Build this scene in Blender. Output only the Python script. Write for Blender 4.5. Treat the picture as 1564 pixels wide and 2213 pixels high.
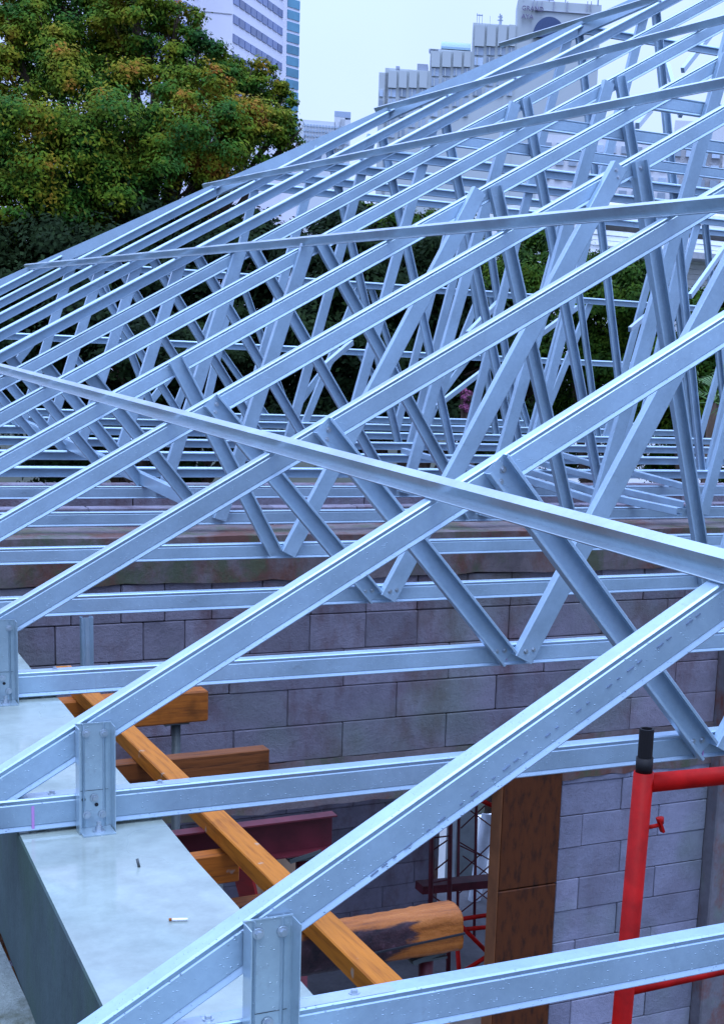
import bpy, math, random
import numpy as np
from mathutils import Vector, Matrix

# ---------------------------------------------------------------- units
S = 1.2                     # one local unit = truss spacing = 1.2 m; all coordinates below are in units
def mm(x): return x / 1000.0 / S
rnd = random.Random(7)

scene = bpy.context.scene
for o in list(bpy.data.objects): bpy.data.objects.remove(o)

# ---------------------------------------------------------------- camera
F_PX, PPX, PPY = 3203.0, 1196.7, 1393.9
CAM = np.array([-0.8323, -1.7204, 0.8869])
YAW, PITCH, ROLL = 0.5218, -0.2061, -0.0564
def rot():
    cy, sy = math.cos(YAW), math.sin(YAW)
    f = np.array([sy*math.cos(PITCH), cy*math.cos(PITCH), math.sin(PITCH)])
    r = np.array([cy, -sy, 0.0]); d = -np.cross(r, f)
    c, s = math.cos(ROLL), math.sin(ROLL)
    return np.array([c*r + s*d, -s*r + c*d, f])
R = rot()
cam_d = bpy.data.cameras.new('camera'); cam = bpy.data.objects.new('camera', cam_d)
scene.collection.objects.link(cam); scene.camera = cam
m = Matrix(((R[0][0], -R[1][0], -R[2][0], CAM[0]*S), (R[0][1], -R[1][1], -R[2][1], CAM[1]*S),
            (R[0][2], -R[1][2], -R[2][2], CAM[2]*S), (0, 0, 0, 1)))
cam.matrix_world = m
cam_d.sensor_fit = 'VERTICAL'; cam_d.sensor_height = 36.0; cam_d.lens = F_PX/2213.0*36.0
cam_d.shift_x = -(PPX-782.0)/2213.0; cam_d.shift_y = (PPY-1106.5)/2213.0
cam_d.clip_start = 0.05; cam_d.clip_end = 6000

# ---------------------------------------------------------------- world, sun, exposure
world = bpy.data.worlds.new('World'); scene.world = world; world.use_nodes = True
nt = world.node_tree; nt.nodes.clear()
out = nt.nodes.new('ShaderNodeOutputWorld'); bg = nt.nodes.new('ShaderNodeBackground')
sky = nt.nodes.new('ShaderNodeTexSky'); sky.sky_type = 'NISHITA'; sky.sun_disc = False
SUN_EL, SUN_AZ = math.radians(70), math.radians(195)
sky.sun_elevation = SUN_EL; sky.sun_rotation = SUN_AZ
tc = nt.nodes.new('ShaderNodeTexCoord'); sep = nt.nodes.new('ShaderNodeSeparateXYZ')
ramp = nt.nodes.new('ShaderNodeValToRGB'); noi = nt.nodes.new('ShaderNodeTexNoise')
noi.inputs['Scale'].default_value = 2.2; noi.inputs['Detail'].default_value = 4
mapr = nt.nodes.new('ShaderNodeMapRange'); mapr.inputs[1].default_value = 0.0; mapr.inputs[2].default_value = 1.0
nt.links.new(tc.outputs['Generated'], sep.inputs[0]); nt.links.new(sep.outputs[2], ramp.inputs[0])
e = ramp.color_ramp.elements
e[0].position = 0.0; e[0].color = (0.70, 0.90, 1.55, 1)
e[1].position = 1.0; e[1].color = (2.4, 3.15, 5.5, 1)
em = ramp.color_ramp.elements.new(0.4); em.color = (0.78, 1.02, 1.75, 1)
nt.links.new(tc.outputs['Generated'], noi.inputs['Vector'])
cl = nt.nodes.new('ShaderNodeMapRange'); cl.inputs[1].default_value = 0.3; cl.inputs[2].default_value = 0.7
cl.inputs[3].default_value = 8.9; cl.inputs[4].default_value = 11.0
nt.links.new(noi.outputs[0], cl.inputs[0])
mul = nt.nodes.new('ShaderNodeVectorMath'); mul.operation = 'SCALE'
nt.links.new(ramp.outputs[0], mul.inputs[0]); nt.links.new(cl.outputs[0], mul.inputs['Scale'])
mix = nt.nodes.new('ShaderNodeMixRGB'); mix.inputs[0].default_value = 0.92
nt.links.new(sky.outputs[0], mix.inputs[1]); nt.links.new(mul.outputs[0], mix.inputs[2])
nt.links.new(mix.outputs[0], bg.inputs[0]); bg.inputs[1].default_value = 0.1
nt.links.new(bg.outputs[0], out.inputs[0])
sun_d = bpy.data.lights.new('sun', 'SUN'); sun = bpy.data.objects.new('sun', sun_d)
scene.collection.objects.link(sun)
sun_d.energy = 1.5; sun_d.angle = math.radians(25); sun_d.color = (0.78, 0.90, 1.0)
sdir = Vector((math.sin(SUN_AZ)*math.cos(SUN_EL), math.cos(SUN_AZ)*math.cos(SUN_EL), math.sin(SUN_EL)))
sun.rotation_euler = sdir.to_track_quat('Z', 'Y').to_euler()
scene.view_settings.view_transform = 'Standard'; scene.view_settings.look = 'None'
scene.view_settings.exposure = 0.0; scene.view_settings.gamma = 1.0
try: scene.view_settings.use_curve_mapping = False
except Exception: pass

# ---------------------------------------------------------------- helpers: placing
def ray(x, y): return R.T @ np.array([(x-PPX)/F_PX, (y-PPY)/F_PX, 1.0])
def onY(x, y, Y):
    d = ray(x, y); return CAM + (Y-CAM[1])/d[1]*d
def onZ(x, y, Z):
    d = ray(x, y); return CAM + (Z-CAM[2])/d[2]*d
def at(x, y, dist):
    d = ray(x, y); return CAM + d/np.linalg.norm(d)*dist

# ---------------------------------------------------------------- helpers: objects
COL = scene.collection
def link_mesh(name, me, parent=None, loc=None):
    o = bpy.data.objects.new(name, me); COL.objects.link(o)
    if parent is not None: o.parent = parent
    if loc is not None: o.location = Vector(loc)*S
    return o
def make_mesh(name, verts, faces, mats, fm=None, smooth=False):
    me = bpy.data.meshes.new(name)
    me.from_pydata([tuple(float(c)*S for c in v) for v in verts], [], faces)
    for mt in (mats if isinstance(mats, (list, tuple)) else [mats]): me.materials.append(mt)
    if fm: me.polygons.foreach_set('material_index', fm)
    if smooth: me.polygons.foreach_set('use_smooth', [True]*len(me.polygons))
    me.update(); return me
class MB:
    def __init__(s): s.v = []; s.f = []; s.m = []; s.sm = set()
    def add(s, vs, fs, mi=0):
        n = len(s.v); s.v += [tuple(v) for v in vs]; s.f += [tuple(i+n for i in f) for f in fs]; s.m += [mi]*len(fs); return s
    def box(s, a, b, mi=0, bev=0.0):
        x0, y0, z0 = a; x1, y1, z1 = b
        if bev <= 0:
            vs = [(x, y, z) for z in (z0, z1) for y in (y0, y1) for x in (x0, x1)]
            return s.add(vs, [(0,2,3,1),(4,5,7,6),(0,1,5,4),(2,6,7,3),(0,4,6,2),(1,3,7,5)], mi)
        vs, idx = [], {}
        for i, sx in enumerate((x0, x1)):
            for j, sy in enumerate((y0, y1)):
                for k, sz in enumerate((z0, z1)):
                    dx = bev if i == 0 else -bev; dy = bev if j == 0 else -bev; dz = bev if k == 0 else -bev
                    for ax, p_ in enumerate(((sx, sy+dy, sz+dz), (sx+dx, sy, sz+dz), (sx+dx, sy+dy, sz))):
                        idx[(i, j, k, ax)] = len(vs); vs.append(p_)
        g = lambda i, j, k, a: idx[(i, j, k, a)]
        fs = [(g(0,0,0,0),g(0,0,1,0),g(0,1,1,0),g(0,1,0,0)), (g(1,0,0,0),g(1,1,0,0),g(1,1,1,0),g(1,0,1,0)),
              (g(0,0,0,1),g(1,0,0,1),g(1,0,1,1),g(0,0,1,1)), (g(0,1,0,1),g(0,1,1,1),g(1,1,1,1),g(1,1,0,1)),
              (g(0,0,0,2),g(0,1,0,2),g(1,1,0,2),g(1,0,0,2)), (g(0,0,1,2),g(1,0,1,2),g(1,1,1,2),g(0,1,1,2))]
        for k in (0, 1):
            for j in (0, 1): fs.append((g(0,j,k,1), g(1,j,k,1), g(1,j,k,2), g(0,j,k,2)))
            for i in (0, 1): fs.append((g(i,0,k,0), g(i,1,k,0), g(i,1,k,2), g(i,0,k,2)))
        for i in (0, 1):
            for j in (0, 1): fs.append((g(i,j,0,0), g(i,j,1,0), g(i,j,1,1), g(i,j,0,1)))
        for c in idx.values(): pass
        for i in (0, 1):
            for j in (0, 1):
                for k in (0, 1): fs.append((g(i,j,k,0), g(i,j,k,1), g(i,j,k,2)))
        return s.add(vs, fs, mi)
    def frustum(s, p0, p1, r0, r1, n=10, mi=0, cap=True):
        p0 = Vector(p0); p1 = Vector(p1); a = (p1-p0).normalized()
        u = a.orthogonal().normalized(); w = a.cross(u)
        vs = []
        for p_, r in ((p0, r0), (p1, r1)):
            for i in range(n):
                t = 2*math.pi*i/n; vs.append(tuple(p_ + (u*math.cos(t)+w*math.sin(t))*r))
        fs = [(i, (i+1) % n, n+(i+1) % n, n+i) for i in range(n)]
        if n >= 8: s.sm.update(range(len(s.f), len(s.f)+n))
        if cap: fs += [tuple(reversed(range(n))), tuple(range(n, 2*n))]
        return s.add(vs, fs, mi)
    def tube(s, pts, r, n=8, mi=0):
        for a, b in zip(pts[:-1], pts[1:]): s.frustum(a, b, r, r, n, mi)
        return s
    def obox(s, p0, p1, w, h, up=(0, 0, 1), mi=0):
        """beam from p0 to p1: width w, height h"""
        p0 = Vector(p0); p1 = Vector(p1); a = (p1-p0).normalized(); up = Vector(up)
        side = a.cross(up).normalized(); up2 = side.cross(a).normalized(); vs = []
        for p_ in (p0, p1):
            for su, sv in ((-1,-1),(1,-1),(1,1),(-1,1)): vs.append(tuple(p_ + side*(su*w/2) + up2*(sv*h/2)))
        return s.add(vs, [(3,2,1,0),(4,5,6,7),(0,1,5,4),(1,2,6,5),(2,3,7,6),(3,0,4,7)], mi)
    def build(s, name, mats, parent=None, loc=None, smooth=False):
        me = make_mesh(name, s.v, s.f, mats, s.m, smooth)
        if s.sm and not smooth: me.polygons.foreach_set('use_smooth', [i in s.sm for i in range(len(s.f))])
        return link_mesh(name, me, parent, loc)
def tag(o, label=None, cat=None, group=None, kind=None):
    if label: o['label'] = label
    if cat: o['category'] = cat
    if group: o['group'] = group
    if kind: o['kind'] = kind
    return o
def empty(name, loc, label=None, cat=None, group=None, kind=None):
    o = bpy.data.objects.new(name, None); COL.objects.link(o); o.location = Vector(loc)*S
    o.empty_display_size = 0.1
    return tag(o, label, cat, group, kind)

# ---------------------------------------------------------------- materials
def nodes_mat(name):
    mt = bpy.data.materials.new(name); mt.use_nodes = True; t = mt.node_tree
    b = t.nodes['Principled BSDF']; return mt, t, b
def noise(t, scale, detail=4, rough=0.55, coord='Object', vec=None, stretch=None):
    n = t.nodes.new('ShaderNodeTexNoise'); n.inputs['Scale'].default_value = scale
    n.inputs['Detail'].default_value = detail; n.inputs['Roughness'].default_value = rough
    c = t.nodes.new('ShaderNodeTexCoord'); o = c.outputs[coord]
    if coord == 'World':
        pass
    if stretch:
        mp = t.nodes.new('ShaderNodeMapping'); mp.inputs['Scale'].default_value = stretch
        t.links.new(o, mp.inputs[0]); o = mp.outputs[0]
    t.links.new(o, n.inputs['Vector']); return n
def worldnoise(t, scale, detail=4, rough=0.55, stretch=(1, 1, 1)):
    g = t.nodes.new('ShaderNodeNewGeometry'); mp = t.nodes.new('ShaderNodeMapping'); mp.inputs['Scale'].default_value = stretch
    n = t.nodes.new('ShaderNodeTexNoise'); n.inputs['Scale'].default_value = scale
    n.inputs['Detail'].default_value = detail; n.inputs['Roughness'].default_value = rough
    t.links.new(g.outputs['Position'], mp.inputs[0]); t.links.new(mp.outputs[0], n.inputs['Vector']); return n
def cramp(t, src, stops):
    r = t.nodes.new('ShaderNodeValToRGB'); el = r.color_ramp.elements
    while len(el) < len(stops): el.new(0.5)
    for x_, (p_, c_) in zip(el, stops):
        x_.position = p_; x_.color = (*c_, 1) if len(c_) == 3 else c_
    t.links.new(src, r.inputs[0]); return r
def mixc(t, fac, a, b, mode='MIX'):
    n = t.nodes.new('ShaderNodeMixRGB'); n.blend_type = mode
    for i, v in ((0, fac), (1, a), (2, b)):
        if hasattr(v, 'links') or hasattr(v, 'is_linked'): t.links.new(v, n.inputs[i])
        elif i == 0: n.inputs[0].default_value = v
        else: n.inputs[i].default_value = (*v, 1)
    return n.outputs[0]
def bump(t, b, h, strength=0.3, dist=0.002, prev=None):
    n = t.nodes.new('ShaderNodeBump'); n.inputs['Strength'].default_value = strength; n.inputs['Distance'].default_value = dist
    t.links.new(h, n.inputs['Height'])
    if prev is not None: t.links.new(prev, n.inputs['Normal'])
    t.links.new(n.outputs[0], b.inputs['Normal']); return n.outputs[0]
def rng(t, src, a, b_, c=0.0, d=1.0):
    n = t.nodes.new('ShaderNodeMapRange'); n.inputs[1].default_value = a; n.inputs[2].default_value = b_
    n.inputs[3].default_value = c; n.inputs[4].default_value = d; t.links.new(src, n.inputs[0]); return n.outputs[0]
def simple(name, col, rough=0.6, metal=0.0, var=0.25, scale=6.0, bumpd=0.0, rand=0.0):
    mt, t, b = nodes_mat(name)
    n = worldnoise(t, scale, 5, 0.6)
    lo = tuple(c*(1-var) for c in col); hi = tuple(min(1, c*(1+var)) for c in col)
    c_ = cramp(t, n.outputs[0], [(0.3, lo), (0.7, hi)]).outputs[0]
    if rand:
        oi = t.nodes.new('ShaderNodeObjectInfo'); v = rng(t, oi.outputs['Random'], 0, 1, 1-rand, 1+rand)
        vm = t.nodes.new('ShaderNodeVectorMath'); vm.operation = 'SCALE'
        t.links.new(c_, vm.inputs[0]); t.links.new(v, vm.inputs['Scale']); c_ = vm.outputs[0]
    t.links.new(c_, b.inputs['Base Color'])
    b.inputs['Roughness'].default_value = rough; b.inputs['Metallic'].default_value = metal
    b.inputs['Specular IOR Level'].default_value = 0.3
    if bumpd: bump(t, b, n.outputs[0], 0.6, bumpd)
    return mt
def steel_mat(name, col, rough=0.42, metal=0.5, drops=True):
    mt, t, b = nodes_mat(name)
    n = noise(t, 3.5, 5, 0.6); f = noise(t, 60, 3, 0.7)
    c1 = cramp(t, n.outputs[0], [(0.3, tuple(c*0.86 for c in col)), (0.7, tuple(min(1, c*1.1) for c in col))]).outputs[0]
    c2 = cramp(t, f.outputs[0], [(0.35, (0.86, 0.87, 0.9)), (0.65, (1.0, 1.0, 1.0))]).outputs[0]
    c_ = mixc(t, 0.6, c1, c2, 'MULTIPLY')
    # grime specks and mill print streaks
    g = noise(t, 9, 6, 0.75); gm = rng(t, g.outputs[0], 0.63, 0.72)
    c_ = mixc(t, rng(t, gm, 0, 1, 0, 0.35), c_, (0.16, 0.17, 0.21))
    oi = t.nodes.new('ShaderNodeObjectInfo'); v = rng(t, oi.outputs['Random'], 0, 1, 0.9, 1.08)
    vm = t.nodes.new('ShaderNodeVectorMath'); vm.operation = 'SCALE'
    t.links.new(c_, vm.inputs[0]); t.links.new(v, vm.inputs['Scale'])
    t.links.new(vm.outputs[0], b.inputs['Base Color'])
    b.inputs['Metallic'].default_value = metal
    t.links.new(rng(t, n.outputs[0], 0.3, 0.7, rough-0.08, rough+0.12), b.inputs['Roughness'])
    nb = bump(t, b, f.outputs[0], 0.12, 0.0008)
    b.inputs['Coat Weight'].default_value = 0.85; b.inputs['Coat Roughness'].default_value = 0.22; b.inputs['Coat IOR'].default_value = 1.36
    if drops:
        vo = t.nodes.new('ShaderNodeTexVoronoi'); vo.inputs['Scale'].default_value = 330
        c = t.nodes.new('ShaderNodeTexCoord'); mp = t.nodes.new('ShaderNodeMapping'); mp.inputs['Scale'].default_value = (0.55, 1, 1)
        t.links.new(c.outputs['Object'], mp.inputs[0]); t.links.new(mp.outputs[0], vo.inputs['Vector'])
        hsel = t.nodes.new('ShaderNodeSeparateColor'); t.links.new(vo.outputs['Color'], hsel.inputs[0])
        thr = rng(t, hsel.outputs[0], 0.7, 1.0, 0.0, 0.42)
        sub = t.nodes.new('ShaderNodeMath'); sub.operation = 'SUBTRACT'; t.links.new(thr, sub.inputs[0]); t.links.new(vo.outputs['Distance'], sub.inputs[1])
        mx = t.nodes.new('ShaderNodeMath'); mx.operation = 'MAXIMUM'; t.links.new(sub.outputs[0], mx.inputs[0]); mx.inputs[1].default_value = 0
        bump(t, b, mx.outputs[0], 0.9, 0.005, nb)
    return mt
STEEL = steel_mat('galvanised_steel', (0.345, 0.485, 0.595))
BRACKET = steel_mat('bright_zinc', (0.38, 0.50, 0.56), 0.36, 0.55)
SCREW = simple('screw_zinc', (0.45, 0.52, 0.58), 0.3, 0.8)
DARKHOLE = simple('hole_dark', (0.02, 0.02, 0.025), 0.7)

def concrete_mat(name, col, wet=0.0, stain=None, scale=4.0, rough=0.75, bd=0.004):
    mt, t, b = nodes_mat(name); b.inputs['Specular IOR Level'].default_value = 0.5 if wet else 0.2
    n = worldnoise(t, scale, 8, 0.65); n2 = worldnoise(t, scale*7, 6, 0.7); n3 = worldnoise(t, scale*0.6, 3, 0.5, (1, 1, 1.5))
    c_ = cramp(t, n.outputs[0], [(0.28, tuple(c*0.7 for c in col)), (0.5, col), (0.75, tuple(min(1, c*1.25) for c in col))]).outputs[0]
    c_ = mixc(t, 0.5, c_, cramp(t, n2.outputs[0], [(0.3, (0.7, 0.7, 0.7)), (0.6, (1, 1, 1))]).outputs[0], 'MULTIPLY')
    if stain:
        for i, (sc, (a, b2), sf) in enumerate(stain):
            ns = worldnoise(t, 2.2+1.7*i, 6, 0.7, (1, 1, 0.6))
            c_ = mixc(t, rng(t, ns.outputs[0], a, b2, 0, sf), c_, sc)
    t.links.new(c_, b.inputs['Base Color'])
    if wet: t.links.new(rng(t, n3.outputs[0], 0.44, 0.56, 0.04, rough), b.inputs['Roughness'])
    else: b.inputs['Roughness'].default_value = rough
    bump(t, b, n2.outputs[0], 0.35 if wet else 0.7, bd); return mt
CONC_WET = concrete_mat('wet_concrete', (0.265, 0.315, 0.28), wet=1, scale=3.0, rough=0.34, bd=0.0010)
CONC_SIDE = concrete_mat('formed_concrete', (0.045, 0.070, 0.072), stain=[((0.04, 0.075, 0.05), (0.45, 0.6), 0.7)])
CONC_ROUGH = concrete_mat('rough_concrete', (0.20, 0.235, 0.22), stain=[((0.05, 0.055, 0.02), (0.50, 0.60), 0.8), ((0.14, 0.07, 0.09), (0.58, 0.66), 0.5)], scale=9, bd=0.02)
BEAM = concrete_mat('stained_beam', (0.15, 0.125, 0.13), stain=[((0.12, 0.04, 0.022), (0.46, 0.58), 0.75), ((0.07, 0.09, 0.05), (0.5, 0.62), 0.8)], bd=0.008)
MORTAR = concrete_mat('mortar', (0.045, 0.025, 0.025), scale=8)
PLASTER = concrete_mat('plaster_column', (0.14, 0.135, 0.15), stain=[((0.15, 0.04, 0.018), (0.48, 0.60), 0.8), ((0.12, 0.18, 0.14), (0.55, 0.7), 0.5)])
SLAB = concrete_mat('floor_slab', (0.16, 0.16, 0.17))
def block_mat(name, col, rust):
    mt, t, b = nodes_mat(name); b.inputs['Specular IOR Level'].default_value = 0.2
    n = worldnoise(t, 5, 7, 0.65); n2 = worldnoise(t, 60, 3, 0.7); n4 = worldnoise(t, 2.3, 5, 0.7, (1, 1, 0.5)); n5 = worldnoise(t, 1.4, 3, 0.6)
    c_ = cramp(t, n.outputs[0], [(0.3, tuple(c*0.78 for c in col)), (0.7, tuple(c*1.15 for c in col))]).outputs[0]
    c_ = mixc(t, rng(t, n4.outputs[0], 0.48, 0.64, 0, rust), c_, (0.11, 0.055, 0.055))
    c_ = mixc(t, rng(t, n5.outputs[0], 0.52, 0.7, 0, 0.45), c_, (0.14, 0.19, 0.15))
    n6 = worldnoise(t, 18, 5, 0.8); c_ = mixc(t, rng(t, n6.outputs[0], 0.6, 0.68, 0, 0.35), c_, (0.30, 0.29, 0.32))
    n7 = worldnoise(t, 26, 6, 0.8); c_ = mixc(t, rng(t, n7.outputs[0], 0.62, 0.70, 0, 0.5), c_, (0.07, 0.06, 0.075))
    oi = t.nodes.new('ShaderNodeObjectInfo'); v = rng(t, oi.outputs['Random'], 0, 1, 0.8, 1.16)
    vm = t.nodes.new('ShaderNodeVectorMath'); vm.operation = 'SCALE'
    t.links.new(c_, vm.inputs[0]); t.links.new(v, vm.inputs['Scale'])
    t.links.new(vm.outputs[0], b.inputs['Base Color']); b.inputs['Roughness'].default_value = 0.85
    nb = bump(t, b, n2.outputs[0], 0.8, 0.005); bump(t, b, n7.outputs[0], 0.8, 0.012, nb); return mt
BLOCK = block_mat('aerated_block', (0.205, 0.19, 0.235), 0.75)
BLOCK_LOW = block_mat('aerated_block_low', (0.225, 0.23, 0.30), 0.2)
def wood_mat(name, col, dark, axis=(1, 6, 6)):
    mt, t, b = nodes_mat(name); b.inputs['Specular IOR Level'].default_value = 0.22
    n = noise(t, 9, 6, 0.6, stretch=axis); n2 = noise(t, 5, 4, 0.6)
    c_ = cramp(t, n.outputs[0], [(0.3, dark), (0.5, col), (0.75, tuple(min(1, c*1.2) for c in col))]).outputs[0]
    c_ = mixc(t, rng(t, n2.outputs[0], 0.6, 0.75, 0, 0.5), c_, tuple(c*0.35 for c in dark))
    n3 = noise(t, 14, 3, 0.5); c_ = mixc(t, rng(t, n3.outputs[0], 0.68, 0.74, 0, 0.5 if col[0] > 0.3 else 0.0), c_, (0.35, 0.42, 0.38))
    t.links.new(c_, b.inputs['Base Color']); b.inputs['Roughness'].default_value = 0.6
    bump(t, b, n.outputs[0], 0.5, 0.004); return mt
WOOD_Y = wood_mat('wet_pine_batten', (0.80, 0.29, 0.045), (0.48, 0.15, 0.02), (6, 1, 6))
WOOD_X = wood_mat('wet_pine_bearer', (0.34, 0.098, 0.012), (0.15, 0.045, 0.010), (0.6, 7, 7))
BATTEN = wood_mat('batten_pine', (0.44, 0.145, 0.014), (0.27, 0.078, 0.010), (0.5, 8, 8))
OLDWOOD = wood_mat('soaked_timber', (0.16, 0.050, 0.012), (0.06, 0.02, 0.008), (0.6, 7, 7))
BARK = wood_mat('wet_bark', (0.14, 0.07, 0.06), (0.03, 0.02, 0.025), (3, 6, 6))
PLY = wood_mat('rusty_plywood', (0.075, 0.020, 0.004), (0.022, 0.007, 0.003), (3, 3, 1))
PLY_EDGE = simple('plywood_edge', (0.18, 0.065, 0.022), 0.7)
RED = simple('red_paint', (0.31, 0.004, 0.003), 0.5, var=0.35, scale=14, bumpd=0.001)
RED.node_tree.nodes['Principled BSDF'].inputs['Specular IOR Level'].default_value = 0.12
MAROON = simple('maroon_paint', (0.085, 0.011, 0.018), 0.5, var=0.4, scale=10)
BLACKPIPE = simple('black_pipe', (0.006, 0.005, 0.006), 0.6)
GREYSTEEL = simple('grey_prop', (0.065, 0.078, 0.08), 0.5, 0.2)
WHITE = simple('white_sheet', (0.85, 0.88, 0.9), 0.6, var=0.08)
CONC_COL = concrete_mat('grey_column', (0.22, 0.25, 0.27), scale=2)
PINKMARK = simple('pink_marker', (0.45, 0.22, 0.50), 0.6)

# ---------------------------------------------------------------- steel sections
H = 0.0610; FL = mm(38); LIP = mm(9); TH = mm(1.6)
def outline(pts, th):
    """closed outline of a thin sheet following the polyline pts (2-D)"""
    P = [np.array(q, float) for q in pts]; n = len(P); offs = []
    for i in range(n):
        ds = []
        if i > 0: ds.append((P[i]-P[i-1])/np.linalg.norm(P[i]-P[i-1]))
        if i < n-1: ds.append((P[i+1]-P[i])/np.linalg.norm(P[i+1]-P[i]))
        ns = [np.array([-d[1], d[0]]) for d in ds]; a = sum(ns); a = a/np.linalg.norm(a)
        offs.append(a/max(0.35, a@ns[0])*th)
    return [tuple(q) for q in P], [tuple(q+o) for q, o in zip(P, offs)]
def sweep(prof, p0, p1, u, v, mb=None, th=TH):
    """sheet-metal polyline prof [(u, v)] swept from p0 to p1"""
    A, B = outline(prof, th); mb = mb or MB(); n = len(A); vs = []
    p0 = np.array(p0, float); p1 = np.array(p1, float); u = np.array(u, float); v = np.array(v, float)
    for p_ in (p0, p1):
        for q in A: vs.append(p_ + u*q[0] + v*q[1])
        for q in B: vs.append(p_ + u*q[0] + v*q[1])
    fs = []; N = 2*n
    for i in range(n-1):
        fs.append((i, i+1, N+i+1, N+i)); fs.append((n+i+1, n+i, N+n+i, N+n+i+1))
        fs.append((i+1, i, n+i, n+i+1)); fs.append((N+i, N+i+1, N+n+i+1, N+n+i))
    fs += [(0, N, N+n, n), (n-1, 2*n-1, N+2*n-1, N+n-1)]
    return mb.add(vs, fs)
def c_profile(h, fl, sign, swage=True):
    """web near v=0, flanges reaching to v = sign*fl"""
    a = h/2; k = sign; r = mm(2.0)
    if swage:
        d = mm(4.0); mid = [(a-r, 0), (a-mm(11), k*d), (a-mm(13.5), k*d*0.45), (-a+mm(13.5), k*d*0.45), (-a+mm(11), k*d), (-a+r, 0)]
    else: mid = [(a-r, 0), (-a+r, 0)]
    return [(a-LIP, k*fl), (a-mm(1.5), k*fl), (a, k*(fl-mm(2))), (a, k*r)] + mid + [(-a, k*r), (-a, k*(fl-mm(2))), (-a+mm(1.5), k*fl), (-a+LIP, k*fl)]
_cache = {}
def member(name, p0, p1, kind, parent, loc=None, yoff=0.0, h=H, mat=None):
    """C section in the truss plane (XZ) from p0 to p1 (x, z).
       chord: web face towards -y at y=0; chord_open: open side towards -y; web_open / web_closed: in front of the chords"""
    key = (tuple(np.round(p0, 4)), tuple(np.round(p1, 4)), kind, round(yoff, 4), h)
    if key not in _cache:
        a = np.array([p1[0]-p0[0], 0, p1[1]-p0[1]], float); a /= np.linalg.norm(a)
        u = np.array([-a[2], 0, a[0]])
        if u[2] < 0: u = -u
        v = np.array([0, 1.0, 0])
        if kind == 'chord': prof, y0 = c_profile(h, FL, 1), 0.0
        elif kind == 'chord_open':
            a_ = h/2; prof = [(a_-mm(16), -FL-mm(1)), (a_-mm(9), -FL), (a_, -FL+mm(9)), (a_, -mm(2)), (a_-mm(2), 0), (-a_+mm(2), 0), (-a_, -mm(2)), (-a_, -FL+mm(2)), (-a_+mm(2), -FL), (-a_+LIP, -FL)]; y0 = FL
        elif kind == 'web_open': prof, y0 = c_profile(h*0.97, mm(34), -1, False), -mm(2.5)
        else: prof, y0 = c_profile(h*0.97, mm(34), 1, False), -mm(37.5)
        y0 += yoff
        mb = sweep(prof, (p0[0], y0, p0[1]), (p1[0], y0, p1[1]), u, v)
        _cache[key] = make_mesh(name, mb.v, mb.f, mat or STEEL)
    return link_mesh(name, _cache[key], parent, loc)
def screw_mesh():
    mb = MB(); mb.frustum((0, 0, 0), (0, -mm(1.6), 0), mm(9.5), mm(9), 14); mb.frustum((0, -mm(1.6), 0), (0, -mm(6.5), 0), mm(5.8), mm(5.2), 6)
    return make_mesh('screw', mb.v, mb.f, SCREW)
SCREW_ME = screw_mesh()
def screw(parent, x, y, z, up=False, s=1.0):
    o = link_mesh('screw', SCREW_ME, parent, (x, y, z))
    if up: o.rotation_euler = (math.radians(-90), 0, 0)
    o.scale = (s, s, s); return o

ZH, M = 0.2945, 0.5857
CT, ST = 1/math.hypot(1, M), M/math.hypot(1, M)
def tcz(x): return ZH + M*x
def tc_center(x): return (x + ST*H/2, tcz(x) - CT*H/2)

NAMES = {1: 'galvanised steel roof truss nearest the camera, foot bracket in the bottom foreground',
 2: 'second nearest steel roof truss, bracket standing complete on the wet concrete beam',
 3: 'third steel roof truss from the camera, bracket cut by the left edge above the concrete',
 4: 'fourth steel roof truss from the camera, its web V hanging low over the block wall',
 5: 'fifth steel roof truss from the camera, above the top edge of the block wall',
 6: 'sixth steel roof truss from the camera, first one beyond the block wall',
 7: 'seventh steel roof truss from the camera, last with its closed chord face showing',
 8: 'eighth steel roof truss, nearest of those whose open channel side faces the camera',
 9: 'ninth steel roof truss from the camera, open channel side showing, reaching the top purlin end',
 10: 'tenth steel roof truss, its rising chord stopping at the free end of the fourth purlin',
 11: 'eleventh steel roof truss, its short rising chord stopping under the end of the third purlin',
 12: 'twelfth steel roof truss, low flat topped one behind the end of the second purlin',
 13: 'thirteenth and farthest steel truss, lowest flat top just before the dark trees'}
XR = 8.0
def hip_x(n): return {10: 3.75, 11: 2.75, 12: 1.72, 13: 0.62}.get(n, XR)
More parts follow.
